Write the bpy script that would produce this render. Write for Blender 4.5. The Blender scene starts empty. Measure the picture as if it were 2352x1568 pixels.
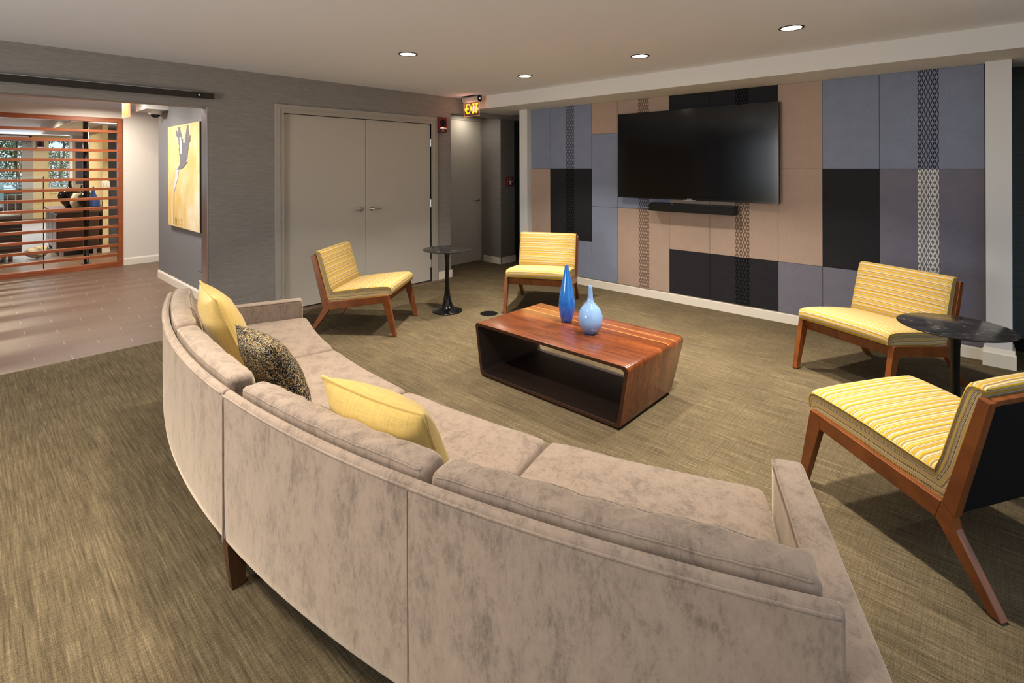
import bpy, bmesh, math, random
from mathutils import Vector, Matrix, noise
random.seed(7)
S = bpy.context.scene
COL = S.collection
PI = math.pi
# ---------------------------------------------------------------- camera
F_PX, HOR, YAW, ROLL, CAM_H = 1171.9, 382.1, 0.747814, -0.00290798, 1.5
cd = bpy.data.cameras.new('camera'); cam = bpy.data.objects.new('camera', cd); COL.objects.link(cam)
S.camera = cam
cd.sensor_fit = 'HORIZONTAL'; cd.sensor_width = 36.0
cd.lens = F_PX / 2352 * 36.0
cd.shift_y = -(784 - HOR) / 2352
cd.clip_start = 0.05
fw = Vector((math.cos(YAW), math.sin(YAW), 0)); rt = Vector((math.sin(YAW), -math.cos(YAW), 0)); up = Vector((0, 0, 1))
r2 = rt * math.cos(ROLL) + up * math.sin(ROLL); u2 = r2.cross(fw)
m = Matrix((r2, u2, -fw)).transposed().to_4x4(); m.translation = (0, 0, CAM_H)
cam.matrix_world = m
# ---------------------------------------------------------------- world and exposure
w = bpy.data.worlds.new('sky'); S.world = w; w.use_nodes = True
bg = w.node_tree.nodes['Background']
bg.inputs[0].default_value = (0.72, 0.86, 1.0, 1); bg.inputs[1].default_value = 1.35
S.view_settings.view_transform = 'Standard'; S.view_settings.look = 'None'
S.view_settings.exposure = 0.0; S.view_settings.gamma = 1.0
S.view_settings.use_curve_mapping = False
WARM = (1.0, 0.90, 0.77)
COOL = (0.78, 0.89, 1.0)
DL_POWER = 28.0
def area_light(name, loc, direction, sx, sy, power, color, spread=PI, shape='RECTANGLE'):
    d = bpy.data.lights.new(name, 'AREA'); d.shape = shape; d.size = sx
    if shape == 'RECTANGLE': d.size_y = sy
    d.energy = power; d.color = color; d.spread = spread
    o = bpy.data.objects.new(name, d); COL.objects.link(o)
    o.location = loc
    o.rotation_euler = Vector(direction).to_track_quat('-Z', 'Z').to_euler()
    return o
# daylight entering by the window of the left wall of this room
area_light('daylight_west', (-3.5, 2.9, 1.4), (1, -.1, .2), 2.6, 1.5, 110, (1, .965, .91), 2.5)
area_light('ceiling_fill_south', (1.2, -2.75, 1.35), (0, 1, 1.3), 4.4, 1.9, 46, COOL, 1.35)  # added unseen fill light, tipped up to brighten the ceiling
# daylight entering the lobby by its far glazing
area_light('daylight_lobby', (1.6, 20.3, 1.5), (0, -1, 0), 4.0, 2.0, 90, COOL)

# ---------------------------------------------------------------- colour helper
def sr(r, g, b, k=1.0):
    def f(c):
        c /= 255.0
        return c / 12.92 if c <= .04045 else ((c + .055) / 1.055) ** 2.4
    return (f(r) * k, f(g) * k, f(b) * k, 1)
# ---------------------------------------------------------------- materials
def newmat(name, color=(.5, .5, .5, 1), rough=.6, metal=0, spec=.5, **kw):
    mt = bpy.data.materials.new(name); mt.use_nodes = True
    b = mt.node_tree.nodes['Principled BSDF']
    b.inputs['Base Color'].default_value = color; b.inputs['Roughness'].default_value = rough
    b.inputs['Metallic'].default_value = metal; b.inputs['Specular IOR Level'].default_value = spec
    for k, v in kw.items(): b.inputs[k.replace('_', ' ')].default_value = v
    return mt
class NT:
    def __init__(s, mt):
        s.t = mt.node_tree; s.n = s.t.nodes; s.b = s.n['Principled BSDF']
    def add(s, ty, **kw):
        n = s.n.new(ty)
        for k, v in kw.items(): setattr(n, k, v)
        return n
    def link(s, a, b): s.t.links.new(a, b)
    def coord(s, kind='Object'): return s.add('ShaderNodeTexCoord').outputs[kind]
    def mapping(s, src, scale=(1, 1, 1), rot=(0, 0, 0), loc=(0, 0, 0)):
        mp = s.add('ShaderNodeMapping'); s.link(src, mp.inputs[0])
        mp.inputs['Scale'].default_value = scale; mp.inputs['Rotation'].default_value = rot; mp.inputs['Location'].default_value = loc
        return mp.outputs[0]
    def noise(s, src, scale=5, detail=4, rough=.5, dist=0):
        n = s.add('ShaderNodeTexNoise'); s.link(src, n.inputs['Vector'])
        n.inputs['Scale'].default_value = scale; n.inputs['Detail'].default_value = detail
        n.inputs['Roughness'].default_value = rough; n.inputs['Distortion'].default_value = dist
        return n.outputs['Fac']
    def ramp(s, fac, stops, interp='LINEAR'):
        r = s.add('ShaderNodeValToRGB'); s.link(fac, r.inputs[0]); cr = r.color_ramp; cr.interpolation = interp
        while len(cr.elements) < len(stops): cr.elements.new(.5)
        for e, (p, c) in zip(cr.elements, stops): e.position = p; e.color = c
        return r.outputs[0]
    def math(s, op, a, b=None, c=None):
        n = s.add('ShaderNodeMath', operation=op)
        for i, v in enumerate((a, b, c)):
            if v is None: continue
            if isinstance(v, (int, float)): n.inputs[i].default_value = v
            else: s.link(v, n.inputs[i])
        return n.outputs[0]
    def mix(s, fac, a, b, mode='MIX'):
        n = s.add('ShaderNodeMix', data_type='RGBA', blend_type=mode)
        for i, v in ((0, fac), (6, a), (7, b)):
            if isinstance(v, (int, float)): n.inputs[i].default_value = v
            elif isinstance(v, tuple): n.inputs[i].default_value = v
            else: s.link(v, n.inputs[i])
        return n.outputs[2]
    def sep(s, v):
        n = s.add('ShaderNodeSeparateXYZ'); s.link(v, n.inputs[0]); return n.outputs
    def bump(s, h, strength=.3, dist=.01):
        n = s.add('ShaderNodeBump'); n.inputs['Strength'].default_value = strength; n.inputs['Distance'].default_value = dist
        s.link(h, n.inputs['Height']); s.link(n.outputs[0], s.b.inputs['Normal']); return n
    def color(s, c): s.link(c, s.b.inputs['Base Color'])
def g4(c, k): return (c[0] * k, c[1] * k, c[2] * k, 1)

def mat_noisy(name, c, rough=.7, scale=60, amt=.12, bump=.1, stretch=(1, 1, 1), spec=.3, dist=.003):
    mt = newmat(name, c, rough, spec=spec); t = NT(mt)
    v = t.mapping(t.coord(), stretch); n = t.noise(v, scale, 5, .6)
    t.color(t.ramp(n, [(.25, g4(c, 1 - amt)), (.75, g4(c, 1 + amt))])); t.bump(n, bump, dist)
    return mt
def mat_wallpaper(name, c, axis):
    mt = newmat(name, c, .62, spec=.25); t = NT(mt)
    sc = (3, 3, 260) if axis != 'z' else (3, 3, 260)
    v = t.mapping(t.coord(), sc); n = t.noise(v, 1.0, 5, .65)
    v2 = t.mapping(t.coord(), (14, 14, 90)); n2 = t.noise(v2, 1.0, 3, .6)
    k = t.math('ADD', t.math('MULTIPLY', n, .7), t.math('MULTIPLY', n2, .3))
    t.color(t.ramp(k, [(.32, g4(c, .74)), (.5, c), (.68, g4(c, 1.28))])); t.bump(n, .15, .002)
    return mt
M = {}
M['ceiling'] = mat_noisy('ceiling_paint', sr(234, 237, 246), .9, 300, .02, .05)
M['white_trim'] = newmat('white_trim_paint', sr(236, 228, 214), .38)
M['beam'] = mat_noisy('beam_paint', sr(226, 225, 223), .8, 200, .02, .05)
M['paper_grey'] = mat_wallpaper('grey_wallpaper', sr(148, 143, 138), 'x')
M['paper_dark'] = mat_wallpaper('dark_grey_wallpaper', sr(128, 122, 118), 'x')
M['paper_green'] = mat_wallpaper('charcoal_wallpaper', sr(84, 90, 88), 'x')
M['hall_dark'] = mat_noisy('hall_slate_paint', sr(122, 123, 127), .42, 90, .03, .04)
M['beige'] = mat_noisy('beige_paint', sr(228, 220, 210), .75, 120, .03, .05)
M['cream'] = mat_noisy('cream_paint', sr(226, 208, 160), .75, 120, .03, .05)
M['door'] = mat_noisy('door_paint', sr(194, 188, 178), .5, 160, .025, .05)
M['door_frame'] = mat_noisy('door_frame_paint', sr(176, 170, 160), .42, 160, .02, .04)
M['steel'] = newmat('brushed_steel', (.55, .55, .56, 1), .28, 1)
M['chrome'] = newmat('chrome', (.8, .8, .82, 1), .12, 1)
M['darkmetal'] = newmat('dark_bronze_metal', sr(62, 57, 51), .45, .6)
M['black'] = newmat('black_plastic', (.006, .006, .007, 1), .4, spec=.25)
M['blackgloss'] = newmat('black_gloss_lacquer', (.006, .006, .007, 1), .14)
M['screen'] = newmat('tv_screen_glass', (.003, .003, .004, 1), .12, spec=.5)
M['backcloth'] = newmat('black_back_cloth', (.006, .006, .007, 1), .8, spec=.15)
M['red'] = newmat('red_plastic', sr(108, 20, 20), .3)
M['whiteplastic'] = newmat('white_plastic', sr(235, 232, 226), .35)
M['gunmetal'] = newmat('jamb_aluminium', (.62, .62, .64, 1), .3, 1)
M['navy'] = newmat('navy_leather', sr(30, 40, 62), .4)
M['leather'] = newmat('black_leather', (.012, .012, .013, 1), .38)
M['driftwood'] = mat_noisy('driftwood_bleached', sr(205, 192, 165), .8, 20, .25, .5, dist=.02)
M['railing'] = newmat('pale_blue_railing_paint', sr(190, 225, 238), .5)
M['letter_white'] = newmat('white_lettering', sr(230, 226, 220), .5)

def mat_emit(name, c, s):
    mt = newmat(name, c, .5); b = mt.node_tree.nodes['Principled BSDF']
    b.inputs['Emission Color'].default_value = c; b.inputs['Emission Strength'].default_value = s; return mt
M['lamp'] = mat_emit('lamp_lens_glow', (1, .88, .68, 1), 30)
M['lamp_hall'] = mat_emit('hall_lamp_lens_glow', (1, .93, .85, 1), 25)
M['exit_letters'] = mat_emit('exit_letter_glow', (1, .5, .01, 1), 1.5)
M['exit_edge'] = mat_emit('exit_panel_edge_glow', (1, .36, .16, 1), .9)
M['exit_orange'] = mat_emit('exit_orange_glow', (1, .30, .04, 1), 1.3)
M['led_red'] = mat_emit('red_indicator_glow', (1, .02, .08, 1), 3)
M['led_white'] = mat_emit('pale_indicator_glow', (1, .8, .85, 1), 1.5)
# clear acrylic / glass
def mat_glass(name, tint=(1, 1, 1, 1), a=.12, rough=.03):
    mt = bpy.data.materials.new(name); mt.use_nodes = True; t = mt.node_tree; t.nodes.clear()
    o = t.nodes.new('ShaderNodeOutputMaterial'); mx = t.nodes.new('ShaderNodeMixShader')
    tr = t.nodes.new('ShaderNodeBsdfTransparent'); gl = t.nodes.new('ShaderNodeBsdfGlossy')
    tr.inputs[0].default_value = tint; gl.inputs['Roughness'].default_value = rough
    mx.inputs[0].default_value = a
    t.links.new(tr.outputs[0], mx.inputs[1]); t.links.new(gl.outputs[0], mx.inputs[2]); t.links.new(mx.outputs[0], o.inputs[0])
    return mt
M['glass'] = mat_glass('clear_glass', (.96, .98, .97, 1), .07)
M['acrylic'] = mat_glass('clear_acrylic', (.93, .86, .86, 1), .12, .1)

# carpet: streaky low loop pile, threads running along Y with a faint cross grid
def mat_carpet():
    c = sr(132, 122, 92)
    mt = newmat('olive_loop_carpet', c, .95, spec=.1); t = NT(mt)
    co = t.coord()
    a = t.noise(t.mapping(co, (95, 2.6, 1)), 1, 5, .75)
    b = t.noise(t.mapping(co, (7, 150, 1)), 1, 4, .75)
    b2 = t.noise(t.mapping(co, (150, 6, 1)), 1, 2, .6)
    f = t.noise(co, 330, 3, .85)
    g = t.noise(co, 2.2, 3, .6)
    k = t.math('ADD', t.math('MULTIPLY', a, .24), t.math('MULTIPLY', b, .12))
    k = t.math('ADD', k, t.math('MULTIPLY', b2, .14)); k = t.math('ADD', k, t.math('MULTIPLY', f, .42)); k = t.math('ADD', k, t.math('MULTIPLY', g, .08))
    col = t.ramp(k, [(.34, sr(34, 28, 21)), (.45, sr(75, 65, 49)), (.51, sr(103, 91, 69)), (.57, sr(129, 115, 89)), (.67, sr(176, 160, 129))])
    # grid of thin darker ribs
    x, y, z = t.sep(t.mapping(co, (1, 1, 1)))
    def rib(v, p, wd):
        fr = t.math('FRACT', t.math('MULTIPLY', v, 1 / p))
        return t.math('LESS_THAN', fr, wd)
    r = t.math('MAXIMUM', rib(x, .052, .09), rib(y, .052, .09))
    n3 = t.noise(co, 3.1, 2, .5)
    r = t.math('MULTIPLY', r, t.math('MULTIPLY', t.math('SUBTRACT', n3, .38), 1.3))
    r = t.math('MAXIMUM', t.math('MINIMUM', r, .5), 0)
    t.color(t.mix(r, col, sr(74, 62, 44)))
    t.bump(t.math('ADD', f, t.math('MULTIPLY', a, .6)), .55, .006)
    return mt
M['carpet'] = mat_carpet()
def mat_plank():
    mt = newmat('brown_plank_vinyl', sr(112, 92, 80), .42, spec=.4); t = NT(mt)
    co = t.coord()
    br = t.add('ShaderNodeTexBrick'); t.link(t.mapping(co, (1, 1, 1)), br.inputs['Vector'])
    br.offset = .37; br.squash = 1
    br.inputs['Color1'].default_value = sr(114, 92, 77); br.inputs['Color2'].default_value = sr(106, 85, 71)
    br.inputs['Mortar'].default_value = sr(96, 77, 64); br.inputs['Scale'].default_value = 1
    br.inputs['Mortar Size'].default_value = .0016; br.inputs['Brick Width'].default_value = .621; br.inputs['Row Height'].default_value = .157
    st = t.noise(t.mapping(co, (3, 95, 1)), 1, 5, .7)
    g = t.ramp(st, [(.3, (.72, .72, .72, 1)), (.7, (1.22, 1.2, 1.18, 1))])
    base = t.mix(1.0, br.outputs[0], g, 'MULTIPLY')
    # pale dashes at the butt joints: a second brick lattice with only head joints showing
    x, y, z = t.sep(co)
    ry = t.math('MULTIPLY', t.math('SUBTRACT', y, 5.3865), 1 / .157)
    row = t.math('FLOOR', ry)
    fx = t.math('FRACT', t.math('MULTIPLY', t.math('ADD', t.math('SUBTRACT', x, .382), t.math('MULTIPLY', row, .207)), 1 / .621))
    inrow = t.math('LESS_THAN', t.math('ABSOLUTE', t.math('SUBTRACT', t.math('FRACT', ry), .5)), .36)
    d = t.math('MULTIPLY', t.math('LESS_THAN', fx, .0065), inrow)
    # thin pale seam along a few of the long joints
    sn = t.noise(t.mapping(co, (1.4, 6.4, 1)), 1, 1, .5)
    sm_ = t.math('MULTIPLY', t.math('LESS_THAN', t.math('FRACT', ry), .016), t.math('GREATER_THAN', sn, .52))
    d = t.math('MAXIMUM', d, t.math('MULTIPLY', sm_, .45))
    t.color(t.mix(d, base, sr(176, 158, 140)))
    t.bump(st, .1, .002)
    return mt
M['plank'] = mat_plank()
def mat_velvet():
    c = (.29, .222, .174, 1)
    mt = newmat('taupe_velvet', c, .9, spec=.12); t = NT(mt)
    co = t.coord()
    n = t.noise(t.mapping(co, (1, 1, .55)), 12, 9, .8, .3)
    n2 = t.noise(t.mapping(co, (1, 1, .4)), 75, 5, .75)
    k = t.math('ADD', t.math('MULTIPLY', n, .68), t.math('MULTIPLY', n2, .32))
    t.color(t.ramp(k, [(.36, g4(c, .5)), (.44, g4(c, .76)), (.5, c), (.63, g4(c, 1.18))]))
    t.b.inputs['Sheen Weight'].default_value = .75; t.b.inputs['Sheen Roughness'].default_value = .42
    t.b.inputs['Sheen Tint'].default_value = (1.0, .84, .66, 1)
    f = t.noise(co, 320, 2, .6)
    t.bump(t.math('ADD', f, t.math('MULTIPLY', n, 3.)), .16, .002)
    return mt
M['velvet'] = mat_velvet()
def mat_velvet_wrinkle(name, axis_scale):
    mt = M['velvet'].copy(); mt.name = name; t = NT(mt)
    co = t.coord('UV')
    wv = t.noise(t.mapping(co, axis_scale), 1, 4, .62, 1.4)
    b = t.add('ShaderNodeBump'); b.inputs['Strength'].default_value = .42; b.inputs['Distance'].default_value = .012
    t.link(wv, b.inputs['Height'])
    old = [l for l in t.t.links if l.to_socket == t.b.inputs['Normal']][0].from_node
    t.link(b.outputs[0], old.inputs['Normal'])
    return mt
M['velvet_wrinkled'] = mat_velvet_wrinkle('taupe_velvet_gathered', (17, 5, 1))
def mat_fabric(name, c, s1=420, amt=.25):
    mt = newmat(name, c, .9, spec=.12); t = NT(mt); co = t.coord()
    a = t.noise(t.mapping(co, (1, .3, 1)), s1, 3, .7); b = t.noise(t.mapping(co, (1, 1, .3)), s1, 3, .7); d = t.noise(co, 9, 3, .5)
    k = t.math('ADD', t.math('MULTIPLY', a, .45), t.math('ADD', t.math('MULTIPLY', b, .45), t.math('MULTIPLY', d, .1)))
    t.color(t.ramp(k, [(.38, g4(c, 1 - amt)), (.62, g4(c, 1 + amt))])); t.bump(k, .35, .002)
    return mt
M['fab_blue'] = mat_fabric('slate_blue_panel_fabric', sr(134, 142, 163))
M['fab_grey'] = mat_fabric('grey_panel_fabric', sr(118, 117, 130))
M['fab_tan'] = mat_fabric('tan_panel_fabric', sr(178, 155, 140), amt=.16)
M['fab_black'] = mat_fabric('charcoal_panel_fabric', sr(44, 43, 47), amt=.35)
M['lattice_core'] = M['fab_black']
# lattice band: leaf shapes printed on the cloth
def mat_lattice(name, ground, ink):
    mt = mat_fabric(name, ground, amt=.16 if ground[0] > .3 else .25); t = NT(mt)
    old = [l for l in t.t.links if l.to_socket == t.b.inputs['Base Color']][0].from_socket
    uv = t.coord('UV'); x, y, z = t.sep(uv)
    s = t.math('MULTIPLY', x, 1 / .0271); q = t.math('MULTIPLY', y, 1 / .0738)
    a = t.math('ADD', s, q); b = t.math('SUBTRACT', s, q)
    def leaf(p, r):
        wd = t.math('MULTIPLY', t.math('ABSOLUTE', t.math('SINE', t.math('MULTIPLY', p, PI))), .155)
        wd = t.math('ADD', wd, .02)
        dd = t.math('ABSOLUTE', t.math('SUBTRACT', r, t.math('ROUND', r)))
        return t.math('LESS_THAN', dd, wd)
    k = t.math('MAXIMUM', leaf(a, b), leaf(b, a))
    t.color(t.mix(k, old, ink))
    return mt
M['lat_blue'] = mat_lattice('blue_cloth_dark_lattice', sr(134, 142, 163), sr(50, 48, 56))
M['lat_white'] = mat_lattice('grey_cloth_white_lattice', sr(118, 117, 126), sr(232, 230, 222))
M['lat_black'] = mat_lattice('charcoal_cloth_black_lattice', sr(44, 43, 47), sr(12, 12, 13))
M['lat_tan'] = mat_lattice('tan_cloth_brown_lattice', sr(178, 155, 140), sr(92, 72, 56))
# striped upholstery: UV.y is the distance across the stripes in metres, UV.x along them
def mat_stripe(name, boxing=False):
    mt = newmat(name, (.6, .5, .2, 1), .85, spec=.15); t = NT(mt)
    uv = t.coord('UV'); x, y, z = t.sep(uv)
    Yl, Go, Cr, Pa, Ta, Gy, Br, Wh = (sr(224, 178, 42), sr(202, 148, 24), sr(228, 208, 158), sr(228, 198, 112), sr(182, 158, 124), sr(172, 164, 156), sr(112, 86, 58), sr(238, 228, 200))
    seq = [(Yl, 2.4), (Pa, 1), (Br, .35), (Cr, 1.6), (Gy, .8), (Cr, 1), (Go, 1.2), (Yl, 1.4), (Ta, 1.6), (Wh, 1.2), (Gy, .8), (Pa, 1.6), (Yl, 2.2), (Br, .35), (Ta, 1.8), (Cr, 1.6),
           (Wh, .8), (Go, .7), (Pa, 1.2), (Gy, 1.2), (Yl, 2), (Go, .8), (Cr, 1.4), (Ta, 1.3), (Br, .35), (Pa, 1.6), (Wh, 1.2), (Yl, 1.2), (Gy, .9), (Cr, 1.2)]
    tot = sum(k for _, k in seq); pos = 0; stops = []
    for c, k in seq: stops.append((pos / tot, g4(c, .84))); pos += k
    fy = t.math('FRACT', t.math('MULTIPLY', y, 1 / .104))
    base = t.ramp(fy, stops, 'CONSTANT')
    # woven tick rows: short dark dashes across certain stripes
    def ticks_(period, ph, wd, dp, duty):
        f2 = t.math('FRACT', t.math('ADD', t.math('MULTIPLY', y, 1 / period), ph))
        row = t.math('LESS_THAN', t.math('ABSOLUTE', t.math('SUBTRACT', f2, .5)), wd)
        return t.math('MULTIPLY', row, t.math('LESS_THAN', t.math('FRACT', t.math('MULTIPLY', x, 1 / dp)), duty))
    tick = t.math('MAXIMUM', ticks_(.0347, 0, .075, .0058, .40), ticks_(.052, .31, .04, .0046, .5))
    if boxing:
        tick = t.math('MAXIMUM', tick, ticks_(.0260, .2, .17, .0058, .42))
        base = t.mix(.3, base, sr(196, 180, 150))
    c = t.mix(t.math('MULTIPLY', tick, .8 if boxing else .6), base, sr(62, 48, 46) if boxing else sr(96, 72, 60))
    wv = t.noise(t.mapping(uv, (500, 1600, 1)), 1, 2, .6)
    c = t.mix(.25, c, t.ramp(wv, [(.35, (.35, .33, .3, 1)), (.65, (1, 1, 1, 1))]), 'MULTIPLY')
    t.color(c); t.bump(wv, .25, .001)
    return mt
M['stripe_boxing'] = mat_stripe('yellow_striped_boxing', True)
M['stripe'] = mat_stripe('yellow_striped_upholstery')
M['stripe_pipe'] = newmat('mustard_piping', sr(196, 160, 52), .85)
M['velvet_seam'] = newmat('seam_thread', sr(120, 98, 80), .9)
M['paint_brown'] = newmat('brown_drip_paint', sr(176, 130, 60), .6)
def mat_wood(name, c1, c2, rough=.3, scale=(2, 28, 28), coat=.0, spec=.5):
    mt = newmat(name, c1, rough, spec=spec); t = NT(mt); co = t.coord()
    n = t.noise(t.mapping(co, scale), 1, 6, .62, .6)
    t.color(t.ramp(n, [(.3, c2), (.7, c1)])); t.bump(n, .05, .002)
    t.b.inputs['Coat Weight'].default_value = coat; t.b.inputs['Coat Roughness'].default_value = .15
    return mt
M['chair_wood'] = mat_wood('cherry_stained_wood', sr(140, 78, 34), sr(104, 53, 20), .36, (6, 30, 6), .15)
M['screen_wood'] = mat_wood('warm_teak_slats', sr(170, 94, 50), sr(128, 62, 30), .4, (3, 60, 60))
M['sofa_leg'] = mat_wood('dark_walnut_leg', sr(86, 56, 30), sr(58, 36, 20), .4, (20, 20, 3))
M['sideboard'] = mat_wood('espresso_veneer', sr(70, 42, 30), sr(46, 27, 20), .3, (30, 3, 30), .2)
def mat_walnut():
    mt = newmat('oiled_walnut_planks', sr(140, 70, 34), .24, spec=.5); t = NT(mt); co = t.coord()
    x, y, z = t.sep(co)
    sec = t.math('ADD', x, t.math('MULTIPLY', t.math('ABSOLUTE', z), 0.0))
    pl = t.math('FLOOR', t.math('MULTIPLY', sec, 1 / .089))
    wn = t.add('ShaderNodeTexWhiteNoise', noise_dimensions='1D'); t.link(pl, wn.inputs['W'])
    cmb = t.add('ShaderNodeCombineXYZ'); t.link(t.math('ADD', x, 0), cmb.inputs[0]); t.link(t.math('ADD', y, t.math('MULTIPLY', wn.outputs[0], 7)), cmb.inputs[1]); t.link(z, cmb.inputs[2])
    g = t.noise(t.mapping(cmb.outputs[0], (24, 1.8, 9)), 1, 7, .62, 2.2)
    fig = t.noise(t.mapping(cmb.outputs[0], (7, 1.1, 4)), 1, 3, .5, 3.0)
    k = t.math('ADD', t.math('MULTIPLY', g, .6), t.math('MULTIPLY', fig, .4))
    c = t.ramp(k, [(.3, sr(86, 44, 24)), (.48, sr(126, 66, 34)), (.62, sr(150, 84, 42)), (.75, sr(182, 114, 60))])
    tone = t.ramp(wn.outputs[0], [(0, (.66, .62, .6, 1)), (.5, (.95, .95, .95, 1)), (1, (1.2, 1.15, 1.05, 1))])
    c = t.mix(1.0, c, tone, 'MULTIPLY')
    # pale sapwood line beside some joints
    fr = t.math('FRACT', t.math('MULTIPLY', sec, 1 / .089))
    sap = t.math('MULTIPLY', t.math('LESS_THAN', fr, .12), t.math('GREATER_THAN', wn.outputs[0], .62))
    sap = t.math('MULTIPLY', sap, t.math('GREATER_THAN', z, .362))
    c = t.mix(t.math('MULTIPLY', sap, .6), c, sr(232, 160, 84))
    t.color(c); t.bump(g, .04, .002)
    t.b.inputs['Coat Weight'].default_value = .35; t.b.inputs['Coat Roughness'].default_value = .14
    return mt
M['walnut'] = mat_walnut()
M['walnut_edge'] = mat_wood('walnut_edge_painted_shade', sr(74, 42, 26), sr(50, 27, 17), .35, (30, 3, 30), .1)  # same walnut on the unlit edges, their shade painted into the colour
M['walnut_inner'] = mat_wood('walnut_inside_painted_shade', sr(46, 26, 17), sr(28, 16, 11), .6, (30, 3, 30))  # same walnut inside the loop, shade painted in as near-black colour
def mat_marble():
    mt = newmat('black_marble', (.01, .01, .01, 1), .14, spec=.25); t = NT(mt); co = t.coord()
    v = t.noise(t.mapping(co, (5, 11, 5)), 1, 6, .7, 2.5)
    k = t.math('ABSOLUTE', t.math('SUBTRACT', v, .5))
    f = t.noise(co, 16, 4, .6)
    kk = t.math('MULTIPLY', t.math('LESS_THAN', k, .006), t.math('GREATER_THAN', f, .58))
    t.color(t.mix(t.math('MULTIPLY', kk, .5), t.ramp(f, [(.3, (.006, .006, .007, 1)), (.8, (.03, .028, .027, 1))]), (.45, .40, .34, 1)))
    return mt
M['marble'] = mat_marble()
def mat_glaze(name, c_lo, c_hi, z0, z1, rough=.08):
    # glaze colour runs darker towards the foot of the pot
    mt = newmat(name, c_hi, rough, spec=.6); t = NT(mt); co = t.coord(); x, y, z = t.sep(co)
    n = t.noise(co, 60, 4, .6)
    k = t.math('MULTIPLY', t.math('SUBTRACT', z, z0), 1 / (z1 - z0))
    c = t.ramp(k, [(0, c_lo), (1, c_hi)])
    t.color(t.mix(t.math('MULTIPLY', n, .25), c, g4(c_hi, 1.4)))
    t.b.inputs['Coat Weight'].default_value = .5; t.b.inputs['Coat Roughness'].default_value = .04
    return mt
M['glaze_deep'] = mat_glaze('deep_blue_glaze', sr(34, 62, 168), sr(38, 122, 214), 0.0, .2)
M['glaze_light'] = mat_glaze('light_blue_glaze', sr(74, 110, 190), sr(138, 176, 226), 0.0, .09)
M['glaze_navy'] = newmat('navy_glaze', sr(48, 74, 130), .1)
M['glaze_green'] = newmat('dark_green_glaze', sr(28, 42, 40), .1)
M['glaze_white'] = newmat('white_glaze', sr(235, 230, 215), .3)
def mat_linen(name, c):
    mt = newmat(name, c, .75, spec=.25); t = NT(mt); uv = t.coord('UV')
    a = t.noise(t.mapping(uv, (260, 14, 1)), 1, 4, .7); b = t.noise(t.mapping(uv, (14, 260, 1)), 1, 4, .7)
    k = t.math('ADD', t.math('MULTIPLY', a, .55), t.math('MULTIPLY', b, .45))
    t.color(t.ramp(k, [(.35, g4(c, .78)), (.65, g4(c, 1.15))])); t.bump(k, .3, .002)
    t.b.inputs['Sheen Weight'].default_value = .25
    return mt
M['linen_yellow'] = mat_linen('straw_yellow_slub_linen', sr(206, 174, 96))
def mat_boucle():
    mt = newmat('black_gold_boucle', (.2, .2, .2, 1), .95, spec=.1); t = NT(mt); co = t.coord()
    v = t.add('ShaderNodeTexVoronoi'); t.link(co, v.inputs['Vector']); v.inputs['Scale'].default_value = 300
    sx = t.sep(v.outputs['Color'])
    c = t.ramp(sx[0], [(0, sr(26, 26, 32)), (.38, sr(44, 44, 52)), (.50, sr(104, 94, 76)), (.64, sr(178, 166, 134)), (.82, sr(164, 128, 54)), (.92, sr(56, 54, 58))], 'CONSTANT')
    t.color(c); t.bump(v.outputs['Distance'], -.8, .006)
    return mt
M['boucle'] = mat_boucle()
def mat_painting():
    mt = newmat('abstract_tree_canvas', sr(240, 214, 140), .6); t = NT(mt); uv = t.coord('UV'); x, y, z = t.sep(uv)
    n = t.noise(t.mapping(uv, (1.6, 1.2, 1)), 1, 4, .6, .8); n2 = t.noise(t.mapping(uv, (4, 2, 1)), 1, 5, .6, 1.0)
    base = t.ramp(t.math('ADD', t.math('MULTIPLY', n, .7), t.math('MULTIPLY', n2, .3)), [(.36, sr(214, 178, 100)), (.5, sr(226, 202, 146)), (.64, sr(234, 226, 204))])
    t.color(base); t.bump(n2, .2, .002)
    return mt
M['canvas'] = mat_painting()
M['paint_grey'] = mat_noisy('grey_brush_paint', sr(122, 122, 130), .6, 40, .3, .2, (3, 3, 1))
M['paint_pale'] = mat_noisy('pale_grey_brush_paint', sr(206, 206, 212), .6, 40, .12, .2, (3, 3, 1))
M['leaf'] = mat_noisy('hedge_leaf_green', sr(96, 130, 66), .6, 8, .5, .2)
M['bark'] = mat_noisy('tree_bark', sr(62, 50, 42), .9, 30, .3, .5)
M['paving'] = mat_noisy('outdoor_paving', sr(150, 146, 136), .9, 8, .15, .2)
M['brickred'] = mat_noisy('reddish_gravel_bed', sr(176, 140, 120), .9, 20, .2, .3)
M['paper'] = newmat('printed_paper', sr(226, 228, 236), .6)
M['ink'] = newmat('printed_ink', sr(128, 134, 160), .6)
M['shade'] = newmat('roller_shade_cloth', sr(205, 202, 192), .8)
M['wood_top'] = mat_wood('sideboard_top_veneer', sr(104, 72, 54), sr(84, 56, 42), .5, (3, 20, 20), 0)

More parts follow.
